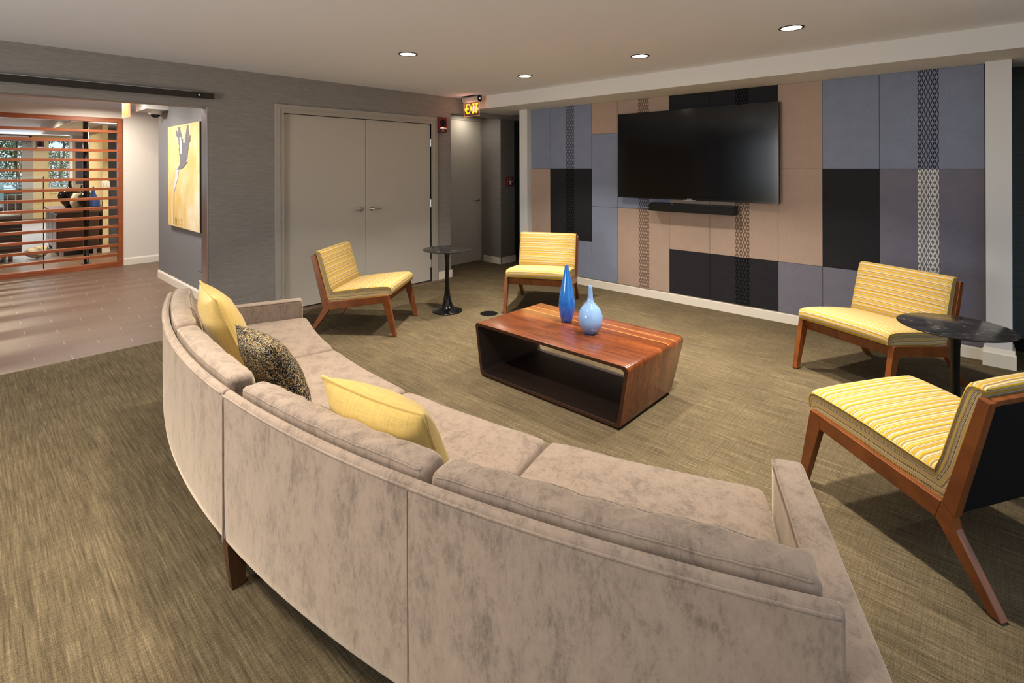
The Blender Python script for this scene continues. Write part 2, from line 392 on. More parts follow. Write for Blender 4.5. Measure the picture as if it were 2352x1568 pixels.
# ---------------------------------------------------------------- object helpers
def link(o): COL.objects.link(o); return o
def obj(name, bm, mat, parent=None, smooth=False, loc=None):
    me = bpy.data.meshes.new(name); bmesh.ops.recalc_face_normals(bm, faces=bm.faces[:]); bm.to_mesh(me); bm.free()
    if smooth:
        for p in me.polygons: p.use_smooth = True
    if isinstance(mat, (list, tuple)):
        for k in mat: me.materials.append(M[k])
    else: me.materials.append(M[mat])
    o = link(bpy.data.objects.new(name, me))
    if parent: o.parent = parent
    if loc: o.location = loc
    return o
def smooth_angle(o, deg=35):
    me = o.data
    for p in me.polygons: p.use_smooth = True
    a = math.radians(deg)
    bm = bmesh.new(); bm.from_mesh(me)
    for e in bm.edges:
        if len(e.link_faces) == 2: e.smooth = e.calc_face_angle(0) < a
    bm.to_mesh(me); bm.free()
    return o
def thing(name, label, cat, loc=(0, 0, 0), rz=0, group=None):
    o = link(bpy.data.objects.new(name, None)); o.location = loc; o.rotation_euler = (0, 0, rz); o.empty_display_size = .1
    o['label'] = label; o['category'] = cat
    if group: o['group'] = group
    return o
def tag(o, label, cat, group=None):
    o['label'] = label; o['category'] = cat
    if group: o['group'] = group
    return o
def struct(name, bm, mat, parent=None, label=None, **kw):
    o = obj(name, bm, mat, parent, **kw)
    if not parent: o['kind'] = 'structure'
    if label: o['label'] = label
    return o
def setloc(o, loc):
    """move origin of a mesh object built in world coordinates to loc"""
    o.data.transform(Matrix.Translation(-Vector(loc))); o.location = loc; return o
def box(bm, x0, x1, y0, y1, z0, z1):
    vs = [bm.verts.new((x, y, z)) for x in (x0, x1) for y in (y0, y1) for z in (z0, z1)]
    for f in ((0, 1, 3, 2), (4, 6, 7, 5), (0, 4, 5, 1), (2, 3, 7, 6), (0, 2, 6, 4), (1, 5, 7, 3)): bm.faces.new([vs[i] for i in f])
    return vs
def bx(*a, bev=0, seg=2):
    bm = bmesh.new(); box(bm, *a)
    if bev: bmesh.ops.bevel(bm, geom=bm.edges[:], offset=bev, segments=seg, profile=.5, affect='EDGES')
    return bm
def prism(pts, axis, a, b, bev=0, seg=2, bm=None):
    """extrude polygon pts (2D) along axis from a to b. axis 'y': pts are (x,z); 'x': (y,z); 'z': (x,y)"""
    new = bm is None
    if new: bm = bmesh.new()
    def P(p, t): return {'y': (p[0], t, p[1]), 'x': (t, p[0], p[1]), 'z': (p[0], p[1], t)}[axis]
    A = [bm.verts.new(P(p, a)) for p in pts]; B = [bm.verts.new(P(p, b)) for p in pts]
    bm.faces.new(A); bm.faces.new(B[::-1])
    for i in range(len(pts)):
        j = (i + 1) % len(pts); bm.faces.new((A[i], B[i], B[j], A[j]))
    if bev: bmesh.ops.bevel(bm, geom=bm.edges[:], offset=bev, segments=seg, profile=.5, affect='EDGES')
    return bm
def lathe(prof, n=48, bm=None, c=(0, 0, 0), cap=True):
    if bm is None: bm = bmesh.new()
    rings = []
    for r, z in prof:
        if r < 1e-6: rings.append([bm.verts.new((c[0], c[1], c[2] + z))])
        else: rings.append([bm.verts.new((c[0] + r * math.cos(2 * PI * i / n), c[1] + r * math.sin(2 * PI * i / n), c[2] + z)) for i in range(n)])
    for a, b in zip(rings, rings[1:]):
        for i in range(n):
            j = (i + 1) % n
            if len(a) == 1 and len(b) == 1: continue
            if len(a) == 1: bm.faces.new((a[0], b[i], b[j]))
            elif len(b) == 1: bm.faces.new((a[i], b[0], a[j]))
            else: bm.faces.new((a[i], b[i], b[j], a[j]))
    if cap:
        for r_ in (rings[0], rings[-1]):
            if len(r_) > 1: bm.faces.new(r_)
    return bm
def tube(pts, r, n=8, bm=None, closed=False, taper=None):
    if bm is None: bm = bmesh.new()
    pts = [Vector(p) for p in pts]; N = len(pts); rings = []; prev = None
    for i, p in enumerate(pts):
        if closed: d = pts[(i + 1) % N] - pts[i - 1]
        else: d = pts[min(i + 1, N - 1)] - pts[max(i - 1, 0)]
        d.normalize()
        if prev is None: u = d.orthogonal().normalized()
        else:
            u = prev - d * prev.dot(d); u.normalize()
        prev = u; v = d.cross(u); rr = r * (taper(i / (N - 1)) if taper else 1)
        rings.append([bm.verts.new(p + (u * math.cos(2 * PI * k / n) + v * math.sin(2 * PI * k / n)) * rr) for k in range(n)])
    rng = range(N if closed else N - 1)
    for i in rng:
        a, b = rings[i], rings[(i + 1) % N]
        for k in range(n): bm.faces.new((a[k], a[(k + 1) % n], b[(k + 1) % n], b[k]))
    if not closed: bm.faces.new(rings[0][::-1]); bm.faces.new(rings[-1])
    return bm
def cyl(p, q, r, n=20, bm=None): return tube([p, q], r, n, bm)
def ticks(h, r, n):
    core = [(-h + r) + (2 * h - 2 * r) * i / n for i in range(n + 1)]
    return [-h, -h + r * .35, -h + r * .68] + core + [h - r * .68, h - r * .35, h]
def rbox(hx, hy, hz, r, nx, ny, nz, fmap, uvs=True):
    """rounded box on a grid, each vertex sent through fmap(x,y,z,(u,v,w) in -1..1)"""
    bm = bmesh.new(); T = (ticks(hx, r, nx), ticks(hy, r, ny), ticks(hz, r, nz)); H = (hx, hy, hz); cache = {}
    uvl = bm.loops.layers.uv.new('UVMap'); uvv = {}
    def vert(p):
        key = tuple(round(c, 6) for c in p)
        if key in cache: return cache[key]
        P = Vector(p); inn = Vector([max(-h + r, min(h - r, c)) for c, h in zip(P, H)]); d = P - inn
        if d.length > 1e-9: P = inn + d.normalized() * r
        v = bm.verts.new(fmap(P.x, P.y, P.z)); cache[key] = v; uvv[v] = P; return v
    for ax in range(3):
        a, b = [i for i in range(3) if i != ax]
        for sgn in (-1, 1):
            for i in range(len(T[a]) - 1):
                for j in range(len(T[b]) - 1):
                    q = []
                    for (ii, jj) in ((i, j), (i + 1, j), (i + 1, j + 1), (i, j + 1)):
                        p = [0, 0, 0]; p[ax] = sgn * H[ax]; p[a] = T[a][ii]; p[b] = T[b][jj]; q.append(vert(p))
                    if len(set(q)) < 3: continue
                    try: f = bm.faces.new(q)
                    except ValueError: continue
                    for l in f.loops:
                        P = uvv[l.vert]; l[uvl].uv = (P[1] , P[0] if ax != 0 else P[2]) if ax != 1 else (P[0], P[2])
    return bm
_txt = {}
def text_mesh(body, size, extrude=.001, xs=1.0):
    cu = bpy.data.curves.new('t', 'FONT'); cu.body = body; cu.size = size; cu.extrude = extrude; cu.align_x = 'CENTER'; cu.align_y = 'CENTER'
    o = bpy.data.objects.new('t', cu); COL.objects.link(o); dg = bpy.context.evaluated_depsgraph_get(); dg.update()
    me = bpy.data.meshes.new_from_object(o.evaluated_get(dg)); bpy.data.objects.remove(o); bpy.data.curves.remove(cu)
    me.transform(Matrix.Diagonal((xs, 1, 1, 1)))
    return me
def text_obj(name, body, size, mat, mtx, parent=None, extrude=.001, xs=1.0):
    me = text_mesh(body, size, extrude, xs); me.transform(mtx); me.materials.clear(); me.materials.append(M[mat])
    o = link(bpy.data.objects.new(name, me)); o.parent = parent; return o
def frame_mtx(origin, right, upv):
    r = Vector(right).normalized(); u = Vector(upv).normalized(); n = r.cross(u)
    mm = Matrix((r, u, n)).transposed().to_4x4(); mm.translation = origin; return mm

# ================================================================ ROOM SHELL
WY, WX, CZ = 5.33, 5.36, 2.443         # door wall, back plane of the panel wall, ceiling
JX, NX = 1.56, 4.52                     # wide opening jamb, nook corner
# floors
struct('floor', bx(-3.6, 7.2, -3.0, 5.235, -.05, 0), 'carpet')
struct('floor_nook', bx(4.40, 7.2, 5.235, 7.2, -.05, 0), 'carpet')
struct('floor_hall', bx(-6.0, 4.40, 5.235, 21.0, -.05, 0), 'plank')
# ceilings
struct('ceiling', bx(-3.6, 7.2, -3.0, 5.33, CZ, CZ + .1), 'ceiling')
struct('ceiling_hall', bx(-6.0, 7.2, 5.48, 21.0, 2.465, 2.565), 'ceiling')
# door wall (thickness .15), one mesh with its openings left free
bm = bmesh.new()
box(bm, -6.0, JX, WY, WY + .15, 2.062, 2.6)                # header over wide opening
box(bm, JX, 2.265, WY, WY + .15, 0, 2.6)
box(bm, 2.265, 4.19, WY, WY + .15, 2.06, 2.6)
box(bm, 4.19, NX, WY, WY + .15, 0, 2.6)
box(bm, NX, 7.2, WY, WY + .15, 2.225, 2.6)                # header over the nook
struct('wall_left', bm, 'paper_grey')
# the wide opening continues left of the frame, then solid wall
struct('wall_far_left', bx(-6.0, -2.6, WY, WY + .15, 0, 2.062), 'paper_grey')
struct('trim_1', bx(JX - .006, JX, WY - .004, WY + .15, 0, 2.062), 'gunmetal', label='bare metal jamb edge of the wide opening')
# nook walls
bm = bmesh.new()
box(bm, NX - .33, NX, WY + .15, 5.90, 0, 2.6)
struct('wall_nook_left', bm, 'paper_dark')
bm = bmesh.new()
box(bm, NX, 4.985, 5.90, 6.0, 0, 2.6); box(bm, 4.985, 5.63, 5.90, 6.0, 2.21, 2.6)
box(bm, 5.63, 5.94, 5.46, 6.0, 0, 2.6)
struct('wall_nook', bm, 'paper_dark')
struct('ceiling_nook', bx(NX, 7.2, WY + .15, 6.0, 2.30, 2.40), 'ceiling')
struct('wall_nook_far', bx(5.94, 7.2, 6.6, 6.7, 0, 2.6), 'paper_green')
struct('wall_nook_side', bx(6.6, 6.7, 5.0, 6.6, 0, 2.6), 'paper_green')
# panel wall, pilasters, beam
struct('wall_right', bx(WX, 5.5, -.14, 4.72, 0, CZ), 'fab_black')
struct('beam_right', bx(4.768, 5.7, -3.0, 5.33, 2.277, CZ), 'beam', label='white painted ceiling beam over the panelled wall')
for nm, y0, y1 in (('pillar_far', 4.579, 4.72), ('pillar_near', -.145, -.001)):
    p = struct(nm, bx(5.24, 5.46, y0, y1, 0, 2.277, bev=.003), 'beam', label='white square pillar at the %s end of the fabric panels' % nm.split('_')[1])
    if nm == 'pillar_near':
        bm = prism([(5.218, 0), (5.46, 0), (5.46, .105), (5.222, .105), (5.218, .098)], 'y', -.165, .018)
        prism([(5.226, .105), (5.46, .105), (5.46, .135), (5.238, .135)], 'y', -.158, .012, bm=bm)
        q = struct('plinth', bm, 'white_trim', parent=p)
    else:
        bm = bx(5.222, 5.46, 4.565, 4.735, 0, .12, bev=.004); struct('plinth', bm, 'white_trim', parent=p)
# alcove right of the near pillar
struct('wall_alcove', bx(5.80, 5.9, -3.0, -.14, 0, 2.6), 'paper_green')
struct('wall_alcove_return', bx(5.46, 5.9, -.14, -.06, 0, 2.6), 'paper_green')
struct('wall_alcove_far', bx(5.5, 7.2, 4.62, 4.72, 0, 2.6), 'paper_green')
struct('baseboard_alcove', bx(5.785, 5.80, -3.0, -.14, 0, .105), 'black')
# baseboards
def skirting(name, x0, x1, y0, y1, face, h=.105, t=.014, mat='white_trim'):
    """face: '-y','-x','+x' outward direction"""
    pr = [(0, 0), (t, 0), (t, h - .022), (t * .6, h - .006), (t * .35, h), (0, h)]
    if face == '-y': bm = prism([(y0 - a, z) for a, z in pr], 'x', x0, x1)
    elif face == '-x': bm = prism([(x0 - a, z) for a, z in pr], 'y', y0, y1)
    else: bm = prism([(x0 + a, z) for a, z in pr], 'y', y0, y1)
    return struct(name, bm, mat)
skirting('baseboard_right', 5.345, 0, .018, 4.565, '-x', h=.105)
skirting('baseboard_left', JX, 2.18, WY, 0, '-y')
bm = bmesh.new(); box(bm, 4.30, NX + .014, WY - .014, WY, 0, .1); box(bm, NX, NX + .014, WY, WY + .16, 0, .1)
struct('baseboard_door', bm, 'white_trim')
bm = bmesh.new(); box(bm, 5.612, 5.954, 5.446, 5.46, 0, .1); box(bm, 5.616, 5.63, 5.446, 5.83, 0, .1)
struct('baseboard_nook', bm, 'white_trim')
struct('baseboard_corner', bx(5.954, 6.6, 6.58, 6.6, 0, .1), 'black')
# unseen walls that close the room, with the windows that light it
bm = bmesh.new()
box(bm, -3.7, -3.6, -3.0, 1.6, 0, 2.6); box(bm, -3.7, -3.6, 5.1, 5.48, 0, 2.6); box(bm, -3.7, -3.6, 1.6, 5.1, 0, .6); box(bm, -3.7, -3.6, 1.6, 5.1, 2.2, 2.6)
struct('wall_west', bm, 'paper_dark')
bm = bmesh.new()
box(bm, -3.7, -1.2, -3.1, -3.0, 0, 2.6); box(bm, 3.6, 7.2, -3.1, -3.0, 0, 2.6); box(bm, -1.2, 3.6, -3.1, -3.0, 0, .35); box(bm, -1.2, 3.6, -3.1, -3.0, 2.3, 2.6)
struct('wall_south', bm, 'beige')
struct('ground_outside', bx(-40, 30, -30, 45, -.4, -.06), 'paving')

# ---------------------------------------------------------------- double door and door in the nook
def lever(parent, x, z, yface, sgn):
    """lever handle: rose, neck, curved lever pointing sgn in x; face towards -y"""
    bm = lathe([(0.0001, 0), (.024, .001), (.026, .006), (.024, .012), (.012, .014), (.011, .03), (0.0001, .031)], 24)
    bmesh.ops.transform(bm, matrix=Matrix.Translation((x, yface, z)) @ Matrix.Rotation(PI / 2, 4, 'X'), verts=bm.verts)
    r = obj('door_handle', bm, 'steel', parent, smooth=True)
    pts = [(x - sgn * .008, yface - .046, z), (x + sgn * .02, yface - .052, z), (x + sgn * .06, yface - .056, z - .002), (x + sgn * .095, yface - .05, z - .003), (x + sgn * .115, yface - .042, z - .002)]
    bm = tube([Vector(p) for p in pts], .0105, 12, taper=lambda t: 1 - .25 * t)
    cyl((x, yface - .012, z), (x, yface - .05, z), .009, 14, bm)
    obj('lever', bm, 'steel', r, smooth=True)
def hinge(parent, x, y, z):
    bm = cyl((x, y, z - .05), (x, y, z + .05), .009, 12); box(bm, x - .004, x + .004, y, y + .02, z - .05, z + .05)
    obj('hinge', bm, 'steel', parent)
def door_leaf(name, x0, x1, y, z1, lab, hx, hdir, hz, hinge_x):
    d = thing(name, lab, 'door', (0, 0, 0)); d['kind'] = 'structure'
    obj('door_leaf', bx(x0, x1, y, y + .045, .012, z1, bev=.0015, seg=1), 'door', d)
    lever(d, hx, hz, y, hdir)
    if hinge_x is not None:
        for z in (.23, 1.02, 1.81): hinge(d, hinge_x, y - .006, z)
    return d
DY = WY + .012
door_leaf('door_1', 2.275, 3.226, DY, 2.055, 'left leaf of the taupe double door behind the side chair', 3.16, -1, 1.005, 2.271)
door_leaf('door_2', 3.232, 4.181, DY, 2.055, 'right leaf of the taupe double door, lever at its left edge', 3.30, 1, 1.005, 4.186)
door_leaf('door_3', 5.002, 5.612, 5.89, 2.208, 'narrow taupe door in the shadowed nook', 5.545, -1, .975, None)
def door_frame(name, x0, x1, zt, y, wd, dep, lab):
    bm = bmesh.new()
    for a in ((x0 - wd, x0, 0, zt + wd), (x1, x1 + wd, 0, zt + wd), (x0, x1, zt, zt + wd)):
        box(bm, a[0], a[1], y - .018, y + dep, a[2], a[3])
    o = struct(name, bm, 'door_frame', label=lab)
    bm = bmesh.new()
    for a in ((x0 - wd * .55, x0 - wd * .45, 0, zt + wd * .5), (x1 + wd * .45, x1 + wd * .55, 0, zt + wd * .5), (x0 - wd * .5, x1 + wd * .5, zt + wd * .42, zt + wd * .52)):
        box(bm, a[0], a[1], y - .024, y - .017, a[2], a[3])
    struct('frame_bead', bm, 'door_frame', parent=o)
door_frame('trim_2', 2.265, 4.19, 2.06, WY, .088, .1, 'taupe frame around the double door')
door_frame('trim_3', 5.0, 5.615, 2.21, 5.90, .06, .05, 'taupe frame around the nook door')
struct('trim_4', bx(2.265, 4.19, DY + .05, WY + .149, 0, 2.06), 'black')

# ================================================================ FABRIC PANELS on the right wall
g = .0013
def panel(y0, y1, z0, z1, mat, label, bands=()):
    """y0<y1; bands: (ya,yb,mat)"""
    segs = []; cur = y0
    o = thing('fabric_wall_panel', label, 'wall panel', (WX, (y0 + y1) / 2, z0), 0, 'fabric panels on the television wall')
    oy = (y0 + y1) / 2
    bm = bx(-.033, 0, y0 + g - oy, y1 - g - oy, g, z1 - z0 - g, bev=.0015, seg=1)
    obj('cloth_face', bm, mat, o)
    for ya, yb, bmname in bands:
        bm = bmesh.new(); box(bm, -.0342, -.0332, ya - oy, yb - oy, g, z1 - z0 - g)
        uvl = bm.loops.layers.uv.new('UVMap')
        for f in bm.faces:
            for l in f.loops: l[uvl].uv = (l.vert.co.y + oy - ya, l.vert.co.z + (z0 - 1.47))
        obj('lattice_band', bm, bmname, o)
Z0, Z1, Z2, Z3, Z4, Z5 = .10, .58, 1.004, 1.47, 1.896, 2.277
B1, B2, B3, B4 = (3.857, 3.992), (2.81, 2.945), (1.722, 1.857), (.271, .406)
panel(4.248, 4.576, Z3, Z5, 'fab_blue', 'upper slate blue fabric panel beside the far white pillar')
panel(4.248, 4.576, Z0, Z3, 'fab_tan', 'tall tan fabric panel beside the far white pillar, behind the chair back')
panel(3.591, 4.248, Z3, Z5, 'fab_blue', 'upper slate blue panel with dark lattice band, between far pillar and small tan panel', [(B1[0], B1[1], 'lat_blue')])
panel(3.591, 4.248, .56, Z3, 'fab_black', 'charcoal fabric panel with black lattice band above the far chair', [(B1[0], B1[1], 'lat_black')])
panel(3.591, 4.248, Z0, .56, 'fab_blue', 'low slate blue panel behind the seat of the far chair')
panel(3.222, 3.591, Z4, Z5, 'fab_tan', 'small tan panel at the top, just left of the television')
panel(3.222, 3.591, Z2, Z4, 'fab_blue', 'slate blue panel directly left of the television')
panel(3.222, 3.591, Z0, Z2, 'fab_blue', 'lower slate blue panel left of the tan latticed panel')
panel(2.568, 3.222, Z4, Z5, 'fab_tan', 'tan panel with brown lattice, peeking above the left of the television', [(B2[0], B2[1], 'lat_tan')])
panel(2.568, 3.222, Z2, Z4, 'fab_blue', 'slate blue latticed panel mostly hidden by the television left half', [(B2[0], B2[1], 'lat_blue')])
panel(2.568, 3.222, Z0, Z2, 'fab_tan', 'tall tan panel with brown lattice band below left end of the soundbar', [(B2[0], B2[1], 'lat_tan')])
panel(2.118, 2.568, Z3, Z5, 'fab_black', 'black panel above the middle of the television')
panel(2.118, 2.568, Z1, Z3, 'fab_tan', 'tan panel under the middle of the soundbar')
panel(2.118, 2.568, Z0, Z1, 'fab_black', 'plain charcoal panel resting on the baseboard below the soundbar')
panel(1.459, 2.118, Z3, Z5, 'fab_black', 'black panel above the right half of the television', [(B3[0], B3[1], 'lat_black')])
panel(1.459, 2.118, Z1, Z3, 'fab_tan', 'tan panel with brown lattice band under right end of the soundbar', [(B3[0], B3[1], 'lat_tan')])
panel(1.459, 2.118, Z0, Z1, 'fab_black', 'charcoal panel with black lattice band resting on the baseboard', [(B3[0], B3[1], 'lat_black')])
panel(1.087, 1.459, Z3, Z5, 'fab_tan', 'upper tan panel right of the television')
panel(1.087, 1.459, Z1, Z3, 'fab_tan', 'middle tan panel right of the television, below the eye-level joint')
panel(1.087, 1.459, Z0, Z1, 'fab_grey', 'low grey panel under the tan column right of the television')
panel(.663, 1.087, Z3, Z5, 'fab_blue', 'upper slate blue panel above the big plain charcoal one')
panel(.663, 1.087, Z1, Z3, 'fab_black', 'plain charcoal panel between tan column and white lattice panel')
panel(.663, 1.087, Z0, Z1, 'fab_grey', 'low grey panel behind the seat of the wall-side chair')
panel(.002, .663, Z3, Z5, 'fab_blue', 'upper blue panel with dark lattice band beside the near pillar', [(B4[0], B4[1], 'lat_blue')])
panel(.002, .663, Z0, Z3, 'fab_grey', 'tall grey panel with white lattice band beside the near pillar', [(B4[0], B4[1], 'lat_white')])

# ================================================================ TELEVISION and SOUNDBAR
tv = thing('television', 'large black flat television mounted on the fabric panel wall', 'television', (5.25, 2.30, 1.135))
def T(*a, **k): return bx(*a, **k)
obj('casing', bx(.004, .045, -.868, .868, 0, .972, bev=.006), 'black', tv)
obj('screen', bx(-.0015, .006, -.858, .858, .022, .962, bev=.001, seg=1), 'screen', tv)
obj('bezel', (lambda b: (box(b, -.002, .006, -.868, .868, 0, .022), box(b, -.002, .006, -.868, -.858, .022, .962), box(b, -.002, .006, .858, .868, .022, .962), box(b, -.002, .006, -.868, .868, .962, .972), b)[-1])(bmesh.new()), 'blackgloss', tv)
obj('wall_bracket', bx(.045, .085, -.3, .3, .25, .7), 'black', tv)
obj('chin_light_bar', bx(-.006, -.001, -.065, .065, -.004, .003), 'steel', tv)
text_obj('brand_lettering', 'SONY', .017, 'letter_white', frame_mtx((-.0032, 0, .0115), (0, -1, 0), (0, 0, 1)), tv, .0004, 1.3)
sb = thing('soundbar', 'long black soundbar mounted directly under the television', 'soundbar', (5.235, 2.28, 1.005))
obj('body', prism([(-.045, 0), (.05, 0), (.05, .078), (-.035, .078), (-.05, .062)], 'y', -.462, .462, bev=.004), 'black', sb)
obj('top_strip', prism([(-.0515, .060), (-.0365, .0795), (-.030, .0795), (-.045, .058)], 'y', -.463, .463), 'blackgloss', sb)
obj('mount_arm', bx(.05, .09, -.35, -.25, .02, .06), 'black', sb); obj('mount_arm', bx(.05, .09, .25, .35, .02, .06), 'black', sb)
obj('top_rail', bx(-.02, .05, -.455, .455, .078, .092), 'black', sb)
obj('status_light', bx(-.036, -.03, .19, .2, .0795, .084), 'steel', sb)

# ================================================================ DOWNLIGHTS
def downlight(x, y, label, z=CZ, power=DL_POWER, r=.065, lens='lamp', color=WARM, group='recessed ceiling downlights', spread=98):
    if group != 'recessed ceiling downlights': spread = 165
    t = thing('downlight', label, 'ceiling light', (x, y, z), 0, group)
    obj('trim_ring', lathe([(r + .014, 0), (r + .014, -.004), (r + .002, -.006), (r - .002, -.002), (r - .002, 0)], 40, cap=False), 'darkmetal', t, smooth=True)
    obj('lens', lathe([(0.0001, -.0015), (r - .002, -.0015), (r - .002, 0), (0.0001, 0)], 36, cap=False), lens, t)
    d = bpy.data.lights.new('downlight_lamp', 'AREA'); d.shape = 'DISK'; d.size = r * 1.9; d.energy = power; d.color = color; d.spread = math.radians(spread)
    o = link(bpy.data.objects.new('lamp', d)); o.parent = t; o.location = (0, 0, -.009)
    return t
downlight(2.54, 3.54, 'downlight nearest the double door, leftmost on the ceiling')
downlight(4.0, 3.52, 'downlight nearest the exit sign, smallest looking on the ceiling')
downlight(3.954, 2.167, 'downlight above the coffee table and television, middle of the beam row')
downlight(3.866, .971, 'downlight nearest the camera, rightmost on the ceiling')
for x, y, pw in ((2.48, .9, 1.0), (1.1, 2.2, .75), (-.4, 3.5, .6), (-.4, 2.1, .65), (-.4, .7, .65)):
    downlight(x, y, 'downlight of the same ceiling grid, outside the picture', power=DL_POWER * pw)

# ================================================================ CHAIRS
CW, CC = .672, .628
def chair(label, x, y, deg):
    t = thing('lounge_chair', label, 'chair', (x, y, 0), math.radians(deg), 'yellow striped armless lounge chairs')
    return t
def strip_uv(bm, prof_s, y0, y1): pass
def cushion(name, top, bot, hw, parent):
    """upholstered slab: top and bot are matching polylines (x,z) front->back; rows between; side boxing UV runs along the edge"""
    bm = bmesh.new(); uvl = bm.loops.layers.uv.new('UVMap')
    n = len(top)
    ys = [-hw, -hw + .004, -hw + .012, -hw + .03, -hw * .5, 0, hw * .5, hw - .03, hw - .012, hw - .004, hw]
    # edge rounding: shrink towards the mid-line at the outermost rows
    def ring(y):
        k = min(abs(abs(y) - hw), .03)
        inset = .012 * (1 - min(1, k / .03)) ** 2
        crown = .010 * (1 - (y / hw) ** 4)
        P = []
        for (tx, tz), (bxx, bz) in zip(top, bot):
            d = Vector((tx - bxx, tz - bz)); L = d.length; d /= L
            P.append((Vector((tx, tz)) - d * inset + d * crown, Vector((bxx, bz)) + d * inset * .3))
        return P
    rows = []
    for y in ys:
        R = ring(y); loop = [r_[0] for r_ in R] + [r_[1] for r_ in R[::-1]]
        rows.append([bm.verts.new((p.x, y, p.y)) for p in loop])
    m_ = len(rows[0]); s = [0]
    for i in range(m_): s.append(s[-1] + (rows[5][(i + 1) % m_].co - rows[5][i].co).length)
    for a, b in zip(rows, rows[1:]):
        for i in range(m_):
            j = (i + 1) % m_
            f = bm.faces.new((a[i], b[i], b[j], a[j])); f.smooth = True
            for l, (yy, ss) in zip(f.loops, ((a[i].co.y, s[i]), (b[i].co.y, s[i]), (b[j].co.y, s[i + 1]), (a[j].co.y, s[i + 1]))): l[uvl].uv = (yy, ss)
    L = 0
    for r_ in (rows[0], rows[-1]):
        acc = 0
        for i in range(n - 1):
            f = bm.faces.new((r_[i], r_[i + 1], r_[m_ - 2 - i], r_[m_ - 1 - i]))
            l0 = (r_[i + 1].co - r_[i].co).length
            th0 = (r_[i].co - r_[m_ - 1 - i].co).length; th1 = (r_[i + 1].co - r_[m_ - 2 - i].co).length
            f.material_index = 1
            for l, q in zip(f.loops, ((acc, .03), (acc + l0, .03), (acc + l0, .03 + th1), (acc, .03 + th0))): l[uvl].uv = q
            acc += l0
    o = obj(name, bm, ['stripe', 'stripe_boxing'], parent)
    o.data.uv_layers.active = o.data.uv_layers[0]
    # piping along the top side edges
    bp = bmesh.new()
    bp.free()
    for sy in (-1, 1):
        R = ring(sy * hw)
        obj('piping', tube([(p[0].x, sy * hw, p[0].y) for p in R], .0028, 6), 'stripe_pipe', o, smooth=True)
    return o

def build_chair(t):
    W2 = CW / 2; th = .034
    leg_f = [(0, 0), (-.036, 0), (-.127, .300), (-.118, .360), (-.071, .3655)]
    leg_f = [(0.0, .006), (-.036, .006), (-.122, .298), (-.115, .3620), (-.071, .3655)]
    rail = [(-.1149, .3620), (-.1219, .298), (-.613, .225), (-.634, .292)]
    leg_r = [(-.613, .225), (-.781, .006), (-.816, .006), (-.679, .218), (-.672, .258), (-.634, .292)]
    post = [(-.634, .2921), (-.672, .2581), (-.6745, .245), (-.786, .709), (-.750, .717)]
    for s in (-1, 1):
        a, b = (W2 - th, W2) if s > 0 else (-W2, -W2 + th)
        for nm, pf in (('leg', leg_f), ('side_rail', rail), ('leg', leg_r), ('back_post', [(-.634, .2921), (-.672, .2581), (-.679, .262), (-.786, .709), (-.750, .717)])):
            o = obj(nm, prism(pf, 'y', a, b, bev=.0025, seg=2), 'chair_wood', t)
            if nm == 'leg':
                cx = (pf[0][0] + pf[1][0]) / 2 if pf is leg_f else -.7985
                obj('foot_glide', lathe([(0.0001, 0), (.010, 0), (.010, .007), (0.0001, .007)], 14, c=(cx, (a + b) / 2, 0)), 'steel', o)
    obj('front_rail', prism([(-.088, .352), (-.110, .352), (-.132, .286), (-.108, .286)], 'y', -W2 + th, W2 - th, bev=.002), 'chair_wood', t)
    obj('rear_rail', prism([(-.600, .285), (-.625, .282), (-.620, .228), (-.596, .231)], 'y', -W2 + th, W2 - th, bev=.002), 'chair_wood', t)
    obj('back_panel', prism([(-.648, .262), (-.664, .259), (-.775, .690), (-.760, .694)], 'y', -W2 + th, W2 - th, bev=.002), 'backcloth', t)
    obj('top_rail', prism([(-.754, .694), (-.776, .690), (-.783, .712), (-.760, .716)], 'y', -W2 + th, W2 - th, bev=.002), 'chair_wood', t)
    hw = CC / 2
    top = [(-.044, .372), (-.040, .40), (-.042, .425), (-.052, .441), (-.072, .449), (-.12, .449), (-.22, .442), (-.34, .429), (-.46, .412), (-.56, .397), (-.595, .392)]
    bot = [(-.050, .368), (-.056, .3655), (-.066, .3645), (-.076, .3635), (-.09, .3615), (-.13, .3575), (-.22, .345), (-.34, .328), (-.46, .311), (-.60, .2935), (-.640, .2905)]
    cushion('seat_cushion', top, bot, hw, t)
    bt = [(-.594, .394), (-.612, .455), (-.636, .54), (-.660, .625), (-.680, .695), (-.690, .725), (-.698, .737), (-.712, .744), (-.732, .745), (-.750, .741)]
    bb = [(-.6392, .292), (-.668, .42), (-.690, .50), (-.711, .58), (-.734, .665), (-.745, .705), (-.750, .721), (-.753, .730), (-.755, .735), (-.756, .738)]
    cushion('back_cushion', bt, bb, hw, t)
def copy_tree(src, dst):
    for ch in [o for o in COL.objects if o.parent == src]:
        c = ch.copy(); link(c); c.parent = dst
        copy_tree(ch, c)
specs = [('yellow striped armless chair in front of the double door, seen from its side', 2.861, 4.003, -53.0),
         ('yellow striped armless chair facing the camera behind the tall blue vase', 3.89, 3.298, -151.8),
         ('yellow striped armless chair against the white lattice panel, partly behind a marble table', 4.042, .753, 154.0),
         ('yellow striped armless chair nearest the camera, its black back cut by the frame', 3.006, .487, 58.8)]
first = None
for lab, x, y, d in specs:
    t = chair(lab, x, y, d)
    if first is None: build_chair(t); first = t
    else: copy_tree(first, t)

